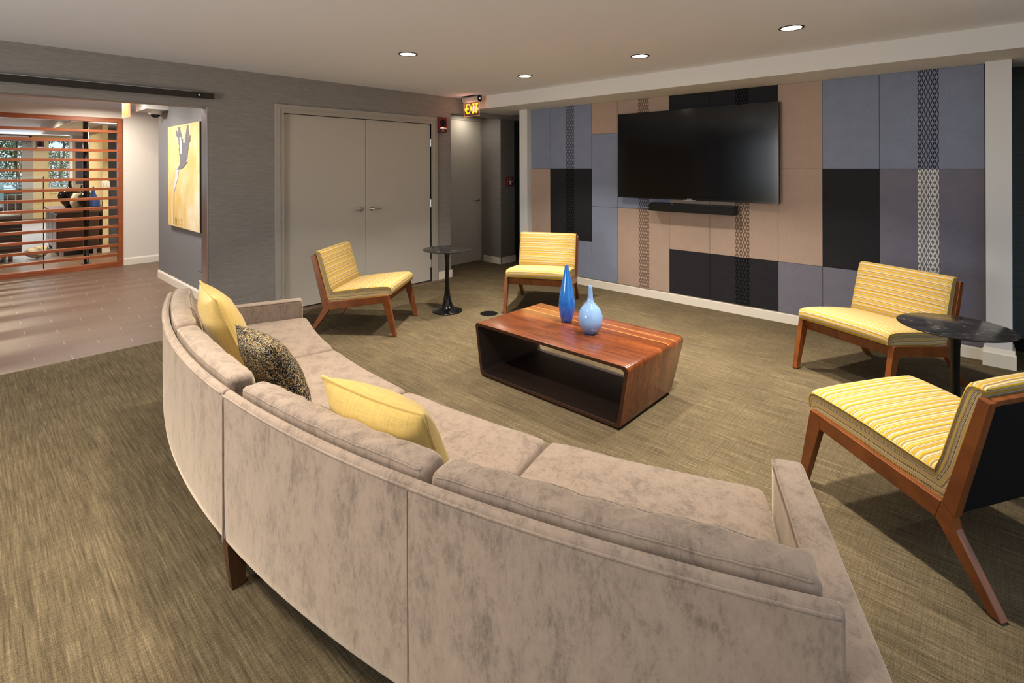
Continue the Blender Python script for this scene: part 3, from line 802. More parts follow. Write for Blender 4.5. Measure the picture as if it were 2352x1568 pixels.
# ================================================================ COFFEE TABLE (bent walnut loop)
def arc(cx, cy, r, a0, a1, n=6): return [(cx + r * math.cos(a0 + (a1 - a0) * i / n), cy + r * math.sin(a0 + (a1 - a0) * i / n)) for i in range(n + 1)]
def rounded_poly(pts, r, n=6):
    out = []; N = len(pts)
    for i in range(N):
        p0, p, p1 = Vector(pts[i - 1]), Vector(pts[i]), Vector(pts[(i + 1) % N])
        d0 = (p0 - p).normalized(); d1 = (p1 - p).normalized(); ang = d0.angle(d1); k = r / math.tan(ang / 2)
        a = p + d0 * k; b = p + d1 * k; c = p + (d0 + d1).normalized() * (r / math.sin(ang / 2))
        va, vb = a - c, b - c; t0 = math.atan2(va.y, va.x); dt = math.atan2(vb.y, vb.x) - t0
        while dt > PI: dt -= 2 * PI
        while dt < -PI: dt += 2 * PI
        for j in range(n + 1): out.append((c.x + r * math.cos(t0 + dt * j / n), c.y + r * math.sin(t0 + dt * j / n)))
    return out
ct = thing('coffee_table', 'low walnut loop coffee table with open ends standing on carpet', 'coffee table', (2.86, 2.09, 0))
OUT = rounded_poly([(.628, .372), (-.628, .372), (-.570, .010), (.570, .010)], .026, 7)
INN = rounded_poly([(.603, .351), (-.603, .351), (-.550, .029), (.550, .029)], .026, 7)
bm = bmesh.new(); n = len(OUT)
def xf(z): return -.33, (.305 + .085 * z / .372)
def lp(P, side):
    r_ = []
    for (yy, zz) in P:
        a, b = xf(zz); r_.append(bm.verts.new((a if side == 0 else b, yy, zz)))
    return r_
o0, o1, i0, i1 = lp(OUT, 0), lp(OUT, 1), lp(INN, 0), lp(INN, 1)
for i in range(n):
    j = (i + 1) % n
    f = bm.faces.new((o0[i], o0[j], o1[j], o1[i])); f.smooth = True
    f = bm.faces.new((i0[i], i1[i], i1[j], i0[j])); f.material_index = 2; f.smooth = True
    for A, B in ((o0, i0), (i1, o1)):
        f = bm.faces.new((A[i], B[i], B[j], A[j])); f.material_index = 1
me_ct = obj('loop_body', bm, ['walnut', 'walnut_edge', 'walnut_inner'], ct)
bv = me_ct.modifiers.new('bevel', 'BEVEL'); bv.width = .0015; bv.segments = 2; bv.limit_method = 'ANGLE'; bv.angle_limit = math.radians(50)
obj('plinth_base', bx(-.322, .298, -.562, .562, 0, .0105), 'black', ct)

# ================================================================ VASES
def pot(name, label, prof, loc, mat, group=None, inner=True):
    pr = list(prof)
    if inner:
        r, z = pr[-1]; pr += [(r * .8, z + .001), (r * .72, z - .004), (r * .7, z - .05), (0.0001, z - .05)]
    bm = lathe([(0.0001, 0)] + pr, 64, cap=False)
    bmesh.ops.remove_doubles(bm, verts=bm.verts, dist=1e-6)
    o = obj(name, bm, mat, smooth=True, loc=loc); tag(o, label, 'vase', group); return o
TT = .3722
pot('bottle_vase', 'tall slender deep blue vase on the walnut coffee table',
    [(.034, 0), (.038, .004), (.043, .02), (.052, .05), (.0575, .09), (.0587, .125), (.056, .165), (.049, .21), (.040, .26), (.031, .305), (.0225, .345), (.0155, .38), (.0135, .400), (.0135, .408)], (2.994, 2.237, TT), 'glaze_deep')
pot('globe_vase', 'round light blue vase with narrow neck on the walnut coffee table',
    [(.030, 0), (.034, .003), (.036, .008), (.055, .022), (.072, .045), (.082, .075), (.0838, .10), (.080, .13), (.070, .157), (.055, .18), (.038, .197), (.026, .212), (.0205, .228), (.018, .25), (.0155, .28), (.0135, .31), (.0135, .322)], (2.883, 1.957, TT), 'glaze_light')

# ================================================================ TULIP TABLES
def tulip(label, x, y, rz):
    t = thing('tulip_side_table', label, 'side table', (x, y, 0), rz, 'black marble tulip side tables')
    H_ = .645
    obj('table_top', lathe([(0.0001, H_ - .014), (.17, H_ - .014), (.235, H_ - .010), (.249, H_ - .004), (.2505, H_ - .001), (.247, H_), (0.0001, H_)], 96, cap=False), 'marble', t, smooth=True)
    obj('stem', lathe([(0.0001, 0), (.155, 0), (.158, .004), (.156, .009), (.140, .015), (.105, .025), (.075, .042), (.056, .07), (.043, .11), (.032, .17), (.025, .24), (.0215, .33), (.0205, .43), (.022, .53), (.028, .59), (.045, .615), (.07, .6305), (0.0001, .6305)], 72, cap=False), 'blackgloss', t, smooth=True)
tulip('round black marble tulip table beside the double door', 3.425, 4.10, .4)
tulip('round black marble tulip table between the two right-hand chairs', 3.59, .12, 1.9)
o = obj('floor_outlet_cover', lathe([(0.0001, 0), (.09, 0), (.09, .003), (.085, .005), (.05, .005), (.049, .004), (0.0001, .004)], 48, cap=False), 'blackgloss', smooth=False, loc=(3.653, 3.715, 0))
tag(o, 'flat round black outlet cover on the carpet behind the coffee table', 'floor outlet')

# ================================================================ SOFA
SC = Vector((5.46, 2.2, 0))
sofa = thing('curved_sofa', 'long curved taupe velvet sofa seen from behind', 'sofa', (SC.x - 4.84, SC.y - .22, 0))
def pol(R, deg, z):
    a = math.radians(deg); return Vector((SC.x + R * math.cos(a), SC.y + R * math.sin(a), z)) - Vector(sofa.location)
AL, AM, AR = 160.7, 182.7, 204.65
def arc_loft(prof, a0, a1, seg, capround=0):
    bm = bmesh.new(); uvl = bm.loops.layers.uv.new('UVMap'); rows = []
    angs = [a0 + (a1 - a0) * i / seg for i in range(seg + 1)]
    cen = Vector((sum(p[0] for p in prof) / len(prof), sum(p[1] for p in prof) / len(prof)))
    for i, a in enumerate(angs): rows.append([bm.verts.new(pol(R, a, z)) for R, z in prof])
    for k, (a, b) in enumerate(zip(rows, rows[1:])):
        for i in range(len(prof)):
            j = (i + 1) % len(prof); f = bm.faces.new((a[i], b[i], b[j], a[j]))
            for l, q in zip(f.loops, ((angs[k], prof[i][1]), (angs[k + 1], prof[i][1]), (angs[k + 1], prof[j][1]), (angs[k], prof[j][1]))): l[uvl].uv = (q[0] * .084, q[1])
    bm.faces.new(rows[0]); bm.faces.new(rows[-1][::-1])
    return bm
prof_back = [(4.811, .25), (4.811, .696), (4.813, .705), (4.818, .711), (4.825, .713), (4.833, .711), (4.839, .705), (4.842, .695), (4.842, .40), (4.840, .22), (4.836, .185), (4.828, .172), (4.82, .170), (4.811, .172)]
for a0, a1 in ((AL, AM - .05), (AM + .05, AR)):
    o = smooth_angle(obj('back_shell', arc_loft(prof_back, a0, a1, 48), 'velvet', sofa), 40)
    bv = o.modifiers.new('bevel', 'BEVEL'); bv.width = .008; bv.segments = 3; bv.limit_method = 'ANGLE'; bv.angle_limit = math.radians(60)
    pts = [pol(4.8425, a0 + .1 + (a1 - a0 - .2) * i / 60, .6985) for i in range(61)]
    e0, e1 = a0 + .04, a1 - .04
    obj('piping', tube(pts, .0032, 6), 'velvet', o, smooth=True)
obj('seam_stitch', tube([pol(4.8425, 193.62, .19 + .5 * i / 30) for i in range(31)], .0012, 4), 'velvet_seam' if 'velvet_seam' in M else 'velvet', sofa)
for a in (AM,):
    obj('piping', tube([pol(4.843, a, .18 + .52 * i / 20) for i in range(21)], .003, 6), 'velvet', sofa, smooth=True)
prof_base = [(4.10, .172), (4.10, .30), (4.79, .30), (4.79, .172)]
for a0, a1 in ((AL - .0, AM - .05), (AM + .05, AR)):
    obj('base', arc_loft(prof_base, a0, a1, 36), 'velvet', sofa)
# arms
def arm(a_in, sgn):
    am = a_in + sgn * 0.0
    dirv = Vector((math.cos(math.radians(a_in)), math.sin(math.radians(a_in)), 0)); nrm = Vector((-dirv.y, dirv.x, 0)) * sgn
    def f(x, y, z):
        return SC + dirv * (4.447 + x) + nrm * (.046 + y) + Vector((0, 0, .367 + z)) - Vector(sofa.location)
    o = obj('arm', rbox(.397, .046, .195, .018, 16, 2, 8, f), 'velvet', sofa, smooth=True)
    pts = [f(-.385, -.046 , -.19 + .36 * i / 10) for i in range(11)]
    pts = [f(x, -.0445, .190) for x in [-.38 + .76 * i / 20 for i in range(21)]]
    obj('piping', tube(pts, .0028, 6), 'velvet', o, smooth=True)
arm(AL, -1); arm(AR, 1)
# seat cushions
cuts = [160.8, 171.72, 182.7, 193.75, 204.55]
for i in range(4):
    a0, a1 = cuts[i] + .04, cuts[i + 1] - .04; ac = (a0 + a1) / 2; ha = (a1 - a0) / 2; L = math.radians(ha) * 4.35
    def f(x, y, z, ac=ac, L=L, ha=ha):
        u = x / .33; v = y / L
        R = 4.352 + x - .0 ; zz = .372 + z
        if z > 0: zz += .012 * (1 - u ** 4) * (1 - v ** 4) + .0025 * noise.noise(Vector((x * 6, y * 5, ac)))
        side = .010 * (1 - (z / .072) ** 2)
        nar = 1 - .018 * max(0, (-u - .2) / .8) ** 2 - .004
        if abs(v) > .97: nar += .004 * (1 - (z / .072) ** 2) + .0015 * noise.noise(Vector((x * 40, z * 20, ac)))
        Rf = R + (.010 * abs(v) ** 10 if u < -.8 else 0)
        return pol(Rf - (side if u < -.9 else 0), ac + v * ha * nar, zz)
    o = obj('seat_cushion', rbox(.328, L, .072, .022, 14, 18, 4, f), 'velvet', sofa, smooth=True)
# back cushions
spans = [(161.05, 171.85), (172.15, 182.3), (183.35, 193.95), (194.1, 204.35)]
for i, (a0, a1) in enumerate(spans):
    ac = (a0 + a1) / 2; ha = (a1 - a0) / 2; L = math.radians(ha) * 4.73
    def f(x, y, z, ac=ac, L=L, ha=ha, i=i):
        # x: thickness (+ outward), y: along, z: height
        v = y / L; h = (z + .155) / .31; tk = x / .06
        thick = .072 - .030 * h
        R = 4.805 - thick + tk * thick
        bul = (1 - v ** 4) * (1 - (2 * h - 1) ** 4)
        if tk < 0: R -= .034 * bul
        wr = noise.noise(Vector((y * 17 + x * 14, z * 4, i * 7.3))) + .5 * noise.noise(Vector((y * 38 + x * 25, z * 6, i * 3.1)))
        top = max(0, (z - .06) / .095)
        zz = .577 + z
        if z > .1: zz += .012 * (1 - v ** 6) * (1 - tk * tk * .6)
        zz += .0055 * wr * top * (1 - .4 * tk * tk)
        if tk < 0: R -= .006 * wr * top
        return pol(R, ac + v * ha, zz)
    o = obj('back_cushion', rbox(.06, L, .155, .024, 7, 90, 8, f), 'velvet_wrinkled', sofa, smooth=True)
    for xx in (.058, -.056):
        obj('piping', tube([f(xx, -L * .955 + 2 * L * .955 * k / 60, .146) for k in range(61)], .0022, 5), 'velvet', o, smooth=True)
# legs
def sofa_leg(R, a):
    d = Vector((math.cos(math.radians(a)), math.sin(math.radians(a)), 0)); n_ = Vector((-d.y, d.x, 0)); c0 = SC + d * R - Vector(sofa.location)
    bm = bmesh.new(); rows = []
    for z, wx, wy, off in ((.174, .034, .022, -.002), (.09, .029, .017, 0), (0.0, .023, .0135, .006)):
        rows.append([bm.verts.new(c0 + d * (sx * wx - off) + n_ * (sy * wy) + Vector((0, 0, z))) for sx, sy in ((-1, -1), (1, -1), (1, 1), (-1, 1))])
    for a_, b_ in zip(rows, rows[1:]):
        for k in range(4): bm.faces.new((a_[k], a_[(k + 1) % 4], b_[(k + 1) % 4], b_[k]))
    bm.faces.new(rows[0]); bm.faces.new(rows[-1][::-1])
    obj('leg', bm, 'sofa_leg', sofa)
for a in (AL + .6, AM, AR - .6):
    sofa_leg(4.800, a); sofa_leg(4.16, a)

# ---------------------------------------------------------------- throw pillows
def pillow(name, label, R_t, z_t, R_b, z_b, ac, size_w, thick, mat, pipemat, tilt=0, seed=1, lean_rot=0):
    """top edge at (R_t,z_t), bottom edge at (R_b,z_b), centred on angle ac"""
    top = pol(R_t, ac, z_t) + Vector(sofa.location); bot = pol(R_b, ac, z_b) + Vector(sofa.location)
    c = (top + bot) / 2; upv = (top - bot); hh = upv.length / 2; upv.normalize()
    a = math.radians(ac); tang = Vector((-math.sin(a), math.cos(a), 0))
    nrm = upv.cross(tang).normalized()
    tang2 = tang * math.cos(tilt) + upv * math.sin(tilt); up2 = upv * math.cos(tilt) - tang * math.sin(tilt)
    mm = Matrix((tang2, up2, nrm)).transposed().to_4x4(); mm.translation = c
    o_ = bmesh.new(); uvl = o_.loops.layers.uv.new('UVMap'); N = 28; hw = size_w / 2
    def P(u, v, s):
        # pinch sides between corners
        x = hw * u * (1 - .10 * (1 - v * v)); y = hh * v * (1 - .09 * (1 - u * u))
        e = max(0, (1 - abs(u) ** 2.6)) * max(0, (1 - abs(v) ** 2.6))
        z = s * thick * (e ** .55)
        z += s * .006 * e * noise.noise(Vector((u * 2.2, v * 2.2, seed)))
        cr = noise.noise(Vector((u * 5 + seed, v * 5, 3.1))) * .004 * e
        return Vector((x, y, z + cr))
    g_ = {}
    for s in (-1, 1):
        for i in range(N + 1):
            for j in range(N + 1):
                u = -math.cos(PI * i / N); v = -math.cos(PI * j / N)
                edge = i in (0, N) or j in (0, N)
                if edge and s == 1: g_[(s, i, j)] = g_[(-1, i, j)]
                else: g_[(s, i, j)] = o_.verts.new(P(u, v, s))
        for i in range(N):
            for j in range(N):
                q = [g_[(s, i, j)], g_[(s, i + 1, j)], g_[(s, i + 1, j + 1)], g_[(s, i, j + 1)]]
                f = o_.faces.new(q if s == 1 else q[::-1]); f.smooth = True
                for l in f.loops: l[uvl].uv = (l.vert.co.x, l.vert.co.y)
    root = obj(name, o_, mat); root.matrix_world = mm
    tag(root, label, 'throw pillow', 'throw pillows on the sofa')
    per = []
    K = 22
    for k in range(K): per.append(P(-math.cos(PI * k / K), -1, 0))
    for k in range(K): per.append(P(1, -math.cos(PI * k / K), 0))
    for k in range(K): per.append(P(math.cos(PI * k / K), 1, 0))
    for k in range(K): per.append(P(-1, math.cos(PI * k / K), 0))
    pp = []
    for p in per:
        if not pp or (p - pp[-1]).length > .004: pp.append(p)
    obj('piping', tube(pp, .0052, 8, closed=True), pipemat, root, smooth=True)
    return root
pillow('throw_pillow', 'straw yellow pillow leaning at the far left end of the sofa', 4.67, .885, 4.50, .455, 171.5, .47, .085, 'linen_yellow', 'linen_yellow', seed=2)
pillow('throw_pillow', 'black, cream and gold speckled boucle pillow on the sofa', 4.625, .790, 4.45, .455, 179.0, .40, .080, 'boucle', 'boucle', seed=5)
pillow('throw_pillow', 'straw yellow pillow at the middle of the sofa, nearest the camera', 4.695, .812, 4.51, .455, 190.1, .44, .098, 'linen_yellow', 'linen_yellow', seed=9, tilt=-.035)

# ================================================================ EXIT SIGN over the nook
ex = thing('exit_sign', 'clear exit sign with yellow letters hanging from ceiling near the nook', 'exit sign', (4.63, 5.03, CZ))
obj('ceiling_plate', bx(-.05, .07, -.12, .12, -.012, 0), 'black', ex)
obj('housing', prism([(-.028, -.012), (.03, -.012), (.036, -.03), (.03, -.072), (.012, -.088), (-.012, -.088), (-.03, -.072), (-.036, -.03)], 'y', -.155, .155, bev=.002), 'door_frame', ex)
for s in (-1, 1):
    e = obj('end_cap', prism([(-.030, -.010), (.032, -.010), (.038, -.03), (.032, -.074), (.013, -.091), (-.013, -.091), (-.032, -.074), (-.038, -.03)], 'y', s * .155, s * .163), 'black', ex)
    if s < 0: obj('indicator', lathe([(0.0001, 0), (.006, 0), (.006, .003), (0.0001, .003)], 12, bm=None), 'led_white', e).matrix_local = Matrix.Translation((0, -.163, -.045)) @ Matrix.Rotation(PI / 2, 4, 'X')
obj('acrylic_panel', bx(-.003, .003, -.148, .148, -.27, -.088), 'acrylic', ex)
obj('lit_edge', (lambda b: (box(b, -.0035, .0035, -.150, -.147, -.272, -.088), box(b, -.0035, .0035, .147, .150, -.272, -.088), box(b, -.0035, .0035, -.150, .150, -.2725, -.2695), b)[-1])(bmesh.new()), 'exit_edge', ex)
text_obj('lettering', 'EXIT', .195, 'exit_letters', frame_mtx((-.0045, -.014, -.178), (0, -1, 0), (0, 0, 1)), ex, .0006, .60).data.transform(Matrix.Identity(4))
obj('arrow', (lambda b: (prism([(.133, -.178), (.112, -.150), (.103, -.156), (.119, -.178)], 'x', -.005, -.004, bm=b), prism([(.133, -.178), (.119, -.178), (.103, -.200), (.112, -.206)], 'x', -.005, -.004, bm=b), b)[-1])(bmesh.new()), 'exit_letters', ex)
pl = bpy.data.lights.new('exit_glow', 'POINT'); pl.energy = .8; pl.color = (1, .45, .35); pl.shadow_soft_size = .05
q = link(bpy.data.objects.new('exit_glow', pl)); q.parent = ex; q.location = (-.06, 0, -.17)

downlight(5.2, 5.68, 'added unseen lamp that brightens the nook', z=2.30, power=1.3, color=WARM, group='added nook fill lamps')  # added fill lamp, put in because the nook rendered too dark
# fire strobe beside the double door, pull station in the nook
def strobe(loc, label, w_=.066, h_=.2, lobby=False):
    t = thing('fire_strobe', label, 'fire alarm', loc)
    obj('body', bx(-w_, w_, -.05, 0, -h_ / 2, h_ / 2, bev=.006), 'red', t)
    obj('speaker_grille', lathe([(0.0001, 0), (w_ * .72, 0), (w_ * .72, .003), (0.0001, .003)], 28), 'black', t).matrix_local = Matrix.Translation((0, -.05, h_ * .14)) @ Matrix.Rotation(PI / 2, 4, 'X')
    obj('strobe_lens', bx(-w_ * .88, w_ * .88, -.066, -.05, -h_ * .32, -h_ * .19, bev=.008), 'chrome', t)
    text_obj('lettering', 'FIRE', .026, 'letter_white', frame_mtx((0, -.0515, -h_ * .41), (1, 0, 0), (0, 0, 1)), t, .0006)
strobe((4.348, WY, 2.055), 'dark red fire alarm strobe on the wall beside the double door')
t = thing('fire_pull_station', 'small red fire pull station on the nook wall near the pillar', 'fire alarm', (5.80, 5.46, 1.262))
obj('body', bx(-.058, .058, -.045, 0, -.07, .07, bev=.006), 'red', t)
h = obj('pull_handle', (lambda b: (box(b, -.035, .035, -.056, -.045, -.004, .018), box(b, -.011, .011, -.056, -.045, -.045, .018), b)[-1])(bmesh.new()), 'letter_white', t)
text_obj('lettering', 'FIRE', .024, 'letter_white', frame_mtx((0, -.0465, .048), (1, 0, 0), (0, 0, 1)), t, .0006)

# ================================================================ SLIDING DOOR RAIL
rl = thing('sliding_door_rail', 'long dark flat rail bolted above the wide opening', 'door rail', (1.6, WY, 2.135))
obj('bar', bx(-4.0, .008, -.045, -.035, 0, .055, bev=.001, seg=1), 'darkmetal', rl)
obj('top_lip', bx(-4.0, -.18, -.045, -.030, .055, .0585), 'steel', rl)
for x in (-1.0, -.122, -2.0, -3.0):
    big = x == -.122
    bm = lathe([(0.0001, 0), (.016 if big else .010, 0), (.016 if big else .010, .012 if big else .004), (0.0001, .012 if big else .004)], 20)
    b = obj('bolt', bm, 'black' if big else 'darkmetal', rl); b.matrix_local = Matrix.Translation((x, -.045, .0275)) @ Matrix.Rotation(PI / 2, 4, 'X')
    if big: obj('bolt_cap', lathe([(0.0001, .012), (.009, .012), (.009, .015), (0.0001, .015)], 16), 'letter_white', b)
    obj('standoff', cyl((x, -.035, .0275), (x, 0, .0275), .008, 12), 'darkmetal', rl)

# ================================================================ HALL beyond the opening
bm = bmesh.new(); box(bm, 1.83, 4.4, 5.48, 8.30, 0, 2.465); struct('wall_hall', bm, 'hall_dark')
skirting('baseboard_hall', 1.83, 0, 5.48, 8.30, '-x', h=.105)
struct('wall_screen', bx(1.674, 4.4, 9.70, 9.80, 0, 2.465), 'beige')
struct('wall_screen_header', bx(-6.0, 1.674, 9.70, 9.80, 2.25, 2.465), 'beige')
struct('trim_5', prism([(9.70, 2.40), (9.70, 2.465), (9.62, 2.465), (9.66, 2.43)], 'x', -6.0, 4.4), 'ceiling')
skirting('baseboard_screen', 1.69, 4.4, 9.70, 0, '-y', h=.11)
struct('soffit_hall', bx(1.585, 1.83, 5.48 + 2.3, 8.34, 2.245, 2.465), 'beam')
struct('trim_6', prism([(5.48, 2.46), (5.48, 2.39), (5.56, 2.46)], 'x', -6.0, 1.83), 'ceiling')
# artwork on the hall wall
art = thing('canvas_painting', 'tall yellow canvas with a grey tree form on the hall wall', 'painting', (1.826, 7.03, .772))
bm = bx(-.032, 0, -.635, .635, 0, 1.24); uvl = bm.loops.layers.uv.new('UVMap')
for f in bm.faces:
    for l in f.loops: l[uvl].uv = (l.vert.co.y, l.vert.co.z)
obj('canvas', bm, 'canvas', art)
obj('canvas_side', bx(-.0325, -.001, -.6375, -.635, 0, 1.24), 'darkmetal', art)
def stroke(pts, wds, mat, x=-.0335, name='brush_stroke'):
    """flat brush stroke on the canvas; pts in (s,t) with s from left 0..1 as seen, t 0..1 from bottom"""
    bm = bmesh.new(); Ls = []; n_ = len(pts); Q = []
    for k in range((n_ - 1) * 6 + 1):
        f_ = k / 6; i = min(int(f_), n_ - 2); r_ = f_ - i
        p = Vector(pts[i]).lerp(Vector(pts[i + 1]), r_); w0 = wds[i] * (1 - r_) + wds[i + 1] * r_
        p.x += .012 * noise.noise(Vector((k * .45, pts[0][0] * 9, 1))); w0 *= 1 + .35 * noise.noise(Vector((k * .6, 4, pts[0][0] * 5)))
        Q.append((p, w0))
    for p, w0 in Q:
        yy = .635 - p.x * 1.27; zz = p.y * 1.24
        Ls.append((bm.verts.new((x, yy + w0, zz)), bm.verts.new((x, yy - w0, zz)), bm.verts.new((x + .0012, yy + w0, zz)), bm.verts.new((x + .0012, yy - w0, zz))))
    for a, b in zip(Ls, Ls[1:]):
        bm.faces.new((a[0], a[1], b[1], b[0])); bm.faces.new((a[2], b[2], b[3], a[3])); bm.faces.new((a[0], b[0], b[2], a[2])); bm.faces.new((a[1], a[3], b[3], b[1]))
    bm.faces.new((Ls[0][0], Ls[0][2], Ls[0][3], Ls[0][1])); bm.faces.new((Ls[-1][0], Ls[-1][1], Ls[-1][3], Ls[-1][2]))
    obj(name, bm, mat, art)
stroke([(.52, .62), (.50, .72), (.46, .82), (.40, .90), (.38, .985)], [.12, .13, .10, .08, .05], 'paint_grey')
stroke([(.54, .66), (.60, .76), (.64, .86), (.66, .985)], [.13, .10, .07, .03], 'paint_grey', -.0345)
stroke([(.40, .86), (.33, .90), (.29, .955)], [.04, .035, .02], 'paint_grey', -.0355)
stroke([(.66, .80), (.72, .84), (.735, .89)], [.04, .03, .01], 'paint_grey', -.0355)
stroke([(.56, .64), (.44, .585), (.34, .565)], [.12, .10, .03], 'paint_grey', -.036)
stroke([(.34, .58), (.30, .48), (.24, .40), (.215, .34)], [.06, .06, .04, .01], 'paint_pale', -.0350)
stroke([(.215, .38), (.205, .2), (.205, .02)], [.008, .006, .012], 'paint_grey', -.0358)
stroke([(.47, .72), (.45, .80), (.44, .88)], [.035, .04, .03], 'paint_pale', -.0365)
for k, s_ in enumerate((.25, .30, .35, .40, .46)):
    stroke([(s_, .09 - .01 * (k % 2)), (s_, .02)], [.004, .004], 'paint_brown' if 'paint_brown' in M else 'fab_tan', -.0345)
# access panel on the hall wall
o = obj('access_panel', bx(-.006, 0, -.075, .075, -.165, .165, bev=.002), 'hall_dark', loc=(1.83, 6.52, .49)); tag(o, 'small flush access panel low on the slate hall wall', 'wall panel')
# sprinkler head near the opening, dome camera, hall exit sign, ceiling lamp
t = thing('sprinkler_head', 'tiny white sprinkler head under the ceiling above the painting', 'sprinkler', (1.30, 5.60, 2.12))
obj('body', lathe([(0.0001, -.02), (.006, -.018), (.010, 0), (.014, .004), (.014, .008), (0.0001, .01)], 16, cap=False), 'whiteplastic', t)
obj('drop_pipe', cyl((0, 0, .008), (0, 0, .345), .006, 10), 'whiteplastic', t)
t = thing('dome_camera', 'white dome security camera with black bubble under the hall soffit', 'security camera', (1.735, 8.02, 2.245))
obj('housing', lathe([(0.0001, 0), (.085, 0), (.085, -.012), (.072, -.045), (.058, -.05), (0.0001, -.05)], 32, cap=False), 'whiteplastic', t, smooth=True)
obj('bubble', lathe([(.056, -.048), (.050, -.068), (.035, -.084), (.015, -.092), (0.0001, -.093)], 32, cap=False), 'blackgloss', t, smooth=True)
e2 = thing('exit_sign', 'orange lit exit sign hanging edge-on in the hall', 'exit sign', (1.50, 8.45, 2.445))
obj('housing', prism([(-.16, 0), (.16, 0), (.16, -.07), (-.16, -.07)], 'x', -.03, .03, bev=.006), 'whiteplastic', e2)
obj('end_cap', bx(-.032, .032, -.168, -.16, -.085, .0, bev=.003), 'black', e2)
i_ = obj('indicator', lathe([(0.0001, 0), (.008, 0), (.008, .004), (0.0001, .004)], 12), 'led_red', e2); i_.matrix_local = Matrix.Translation((0, -.168, -.045)) @ Matrix.Rotation(PI / 2, 4, 'X')
obj('acrylic_panel', bx(-.004, .004, -.155, .155, -.275, -.07), 'exit_edge', e2)
text_obj('lettering', 'EXIT', .19, 'exit_letters', frame_mtx((-.0055, 0, -.172), (0, -1, 0), (0, 0, 1)), e2, .0006, .62)
e2.rotation_euler = (0, 0, math.radians(5))
downlight(.87, 6.27, 'bright ceiling lamp in the hall seen under the opening header', z=2.465, power=34, r=.085, lens='lamp_hall', color=(1, .93, .85), group='hall ceiling lamps')
for x, y in ((1.1, 7.6), (-1.5, 6.6), (1.3, 9.0)):
    downlight(x, y, 'hall ceiling lamp hidden above the opening header', z=2.465, power=30, color=(1, .91, .80), group='hall ceiling lamps')

# ---------------------------------------------------------------- slatted screen
sc = thing('slatted_room_divider', 'orange brown horizontal slat wooden screen between hall and lobby', 'room divider', (1.67, 9.70, 0))
obj('frame_post', bx(-.052, 0, -.03, .09, 0, 2.247, bev=.002), 'screen_wood', sc)
obj('top_beam', bx(-5.2, -.052, -.03, .09, 2.182, 2.247, bev=.002), 'screen_wood', sc)
obj('bottom_beam', bx(-5.2, -.052, -.03, .09, 0, .068, bev=.002), 'screen_wood', sc)
for k in range(14):
    z = .175 + (2.044 - .175) * k / 13
    obj('slat', bx(-5.2, -.052, -.025, .055, z - .019, z + .019, bev=.0015, seg=1), 'screen_wood', sc)
obj('frame_post', bx(-5.252, -5.2, -.03, .09, 0, 2.247, bev=.002), 'screen_wood', sc)
# glass partition right behind it with a steel post
gp = thing('glass_partition', 'clear glass partition pane edged by thin dark line behind the slats', 'glass partition', (.80, 10.0, 0))
obj('pane', bx(-4.2, -.004, -.004, .004, 0.0, 1.37), 'glass', gp); obj('edge_strip', bx(-.004, .006, -.008, .008, 0, 1.37), 'black', gp)
t = thing('support_column', 'slim black steel column standing behind the slatted screen', 'column', (1.308, 10.23, 0))
obj('shaft', cyl((0, 0, .012), (0, 0, 2.453), .036, 24), 'blackgloss', t, smooth=True)
obj('base_plate', bx(-.07, .07, -.07, .07, 0, .012), 'steel', t); obj('cap_plate', bx(-.08, .08, -.08, .08, 2.453, 2.465), 'steel', t)

# ================================================================ LOBBY
struct('wall_lobby_stub', bx(1.69, 1.77, 11.42, 13.20, 0, 2.465), 'cream')
struct('baseboard_stub', bx(1.672, 1.785, 11.40, 13.20, 0, .1), 'white_trim')
struct('wall_lobby_end', bx(1.77, 4.4, 12.2, 12.3, 0, 2.465), 'hall_dark')
struct('wall_lobby_side', bx(2.2, 2.35, 9.8, 11.72, 0, 2.465), 'hall_dark')
struct('soffit_lobby', bx(1.2, 6, 10.9, 15.5, 2.25, 2.465), 'ceiling')
struct('pier_lobby', bx(1.80, 2.9, 16.0, 16.5, 0, 2.465), 'beige', label='shaded pier right of the greenery window')
LY = 20.6
bm = bmesh.new()
box(bm, -6, -2.5, LY, LY + .15, 0, 2.6); box(bm, -2.5, 6, LY, LY + .15, 2.36, 2.6)
box(bm, 1.43, 1.752, LY, LY + .15, 0, 2.36)                     # pier with the strobe
box(bm, 1.752, 2.258, LY, LY + .15, 0, .86); box(bm, 2.258, 6, LY, LY + .15, 0, 2.36)
struct('wall_lobby', bm, 'cream')
struct('wall_lobby_right', bx(6, 6.1, 11.85, 20.6, 0, 2.6), 'cream'); struct('wall_lobby_left', bx(-6.1, -6, 5.3, 20.7, 0, 2.6), 'cream')
bm = bmesh.new()
for a in ((1.80, 2.22, .72, .735), (1.80, 2.22, .33, .345), (1.80, 1.815, .33, .735), (2.205, 2.22, .33, .735)): box(bm, a[0], a[1], LY - .012, LY, a[2], a[3])
struct('trim_7', bm, 'cream', label='raised panel moulding under the lobby window')
wn = thing('window_1', 'lobby window looking onto a hedge, above panelled wainscot', 'window'); wn['kind'] = 'structure'
obj('window_frame', (lambda b: (box(b, 1.752, 2.258, LY + .02, LY + .08, .86, .90), box(b, 1.752, 2.258, LY + .02, LY + .08, 2.33, 2.36), box(b, 1.752, 1.775, LY + .02, LY + .08, .9, 2.33), box(b, 2.235, 2.258, LY + .02, LY + .08, .9, 2.33), b)[-1])(bmesh.new()), 'cream', wn)
obj('pane', bx(1.775, 2.235, LY + .045, LY + .05, .9, 2.33), 'glass', wn)
wd = thing('door_4', 'grey framed glass entrance doors at the far end of the lobby', 'door'); wd['kind'] = 'structure'
bm = bmesh.new()
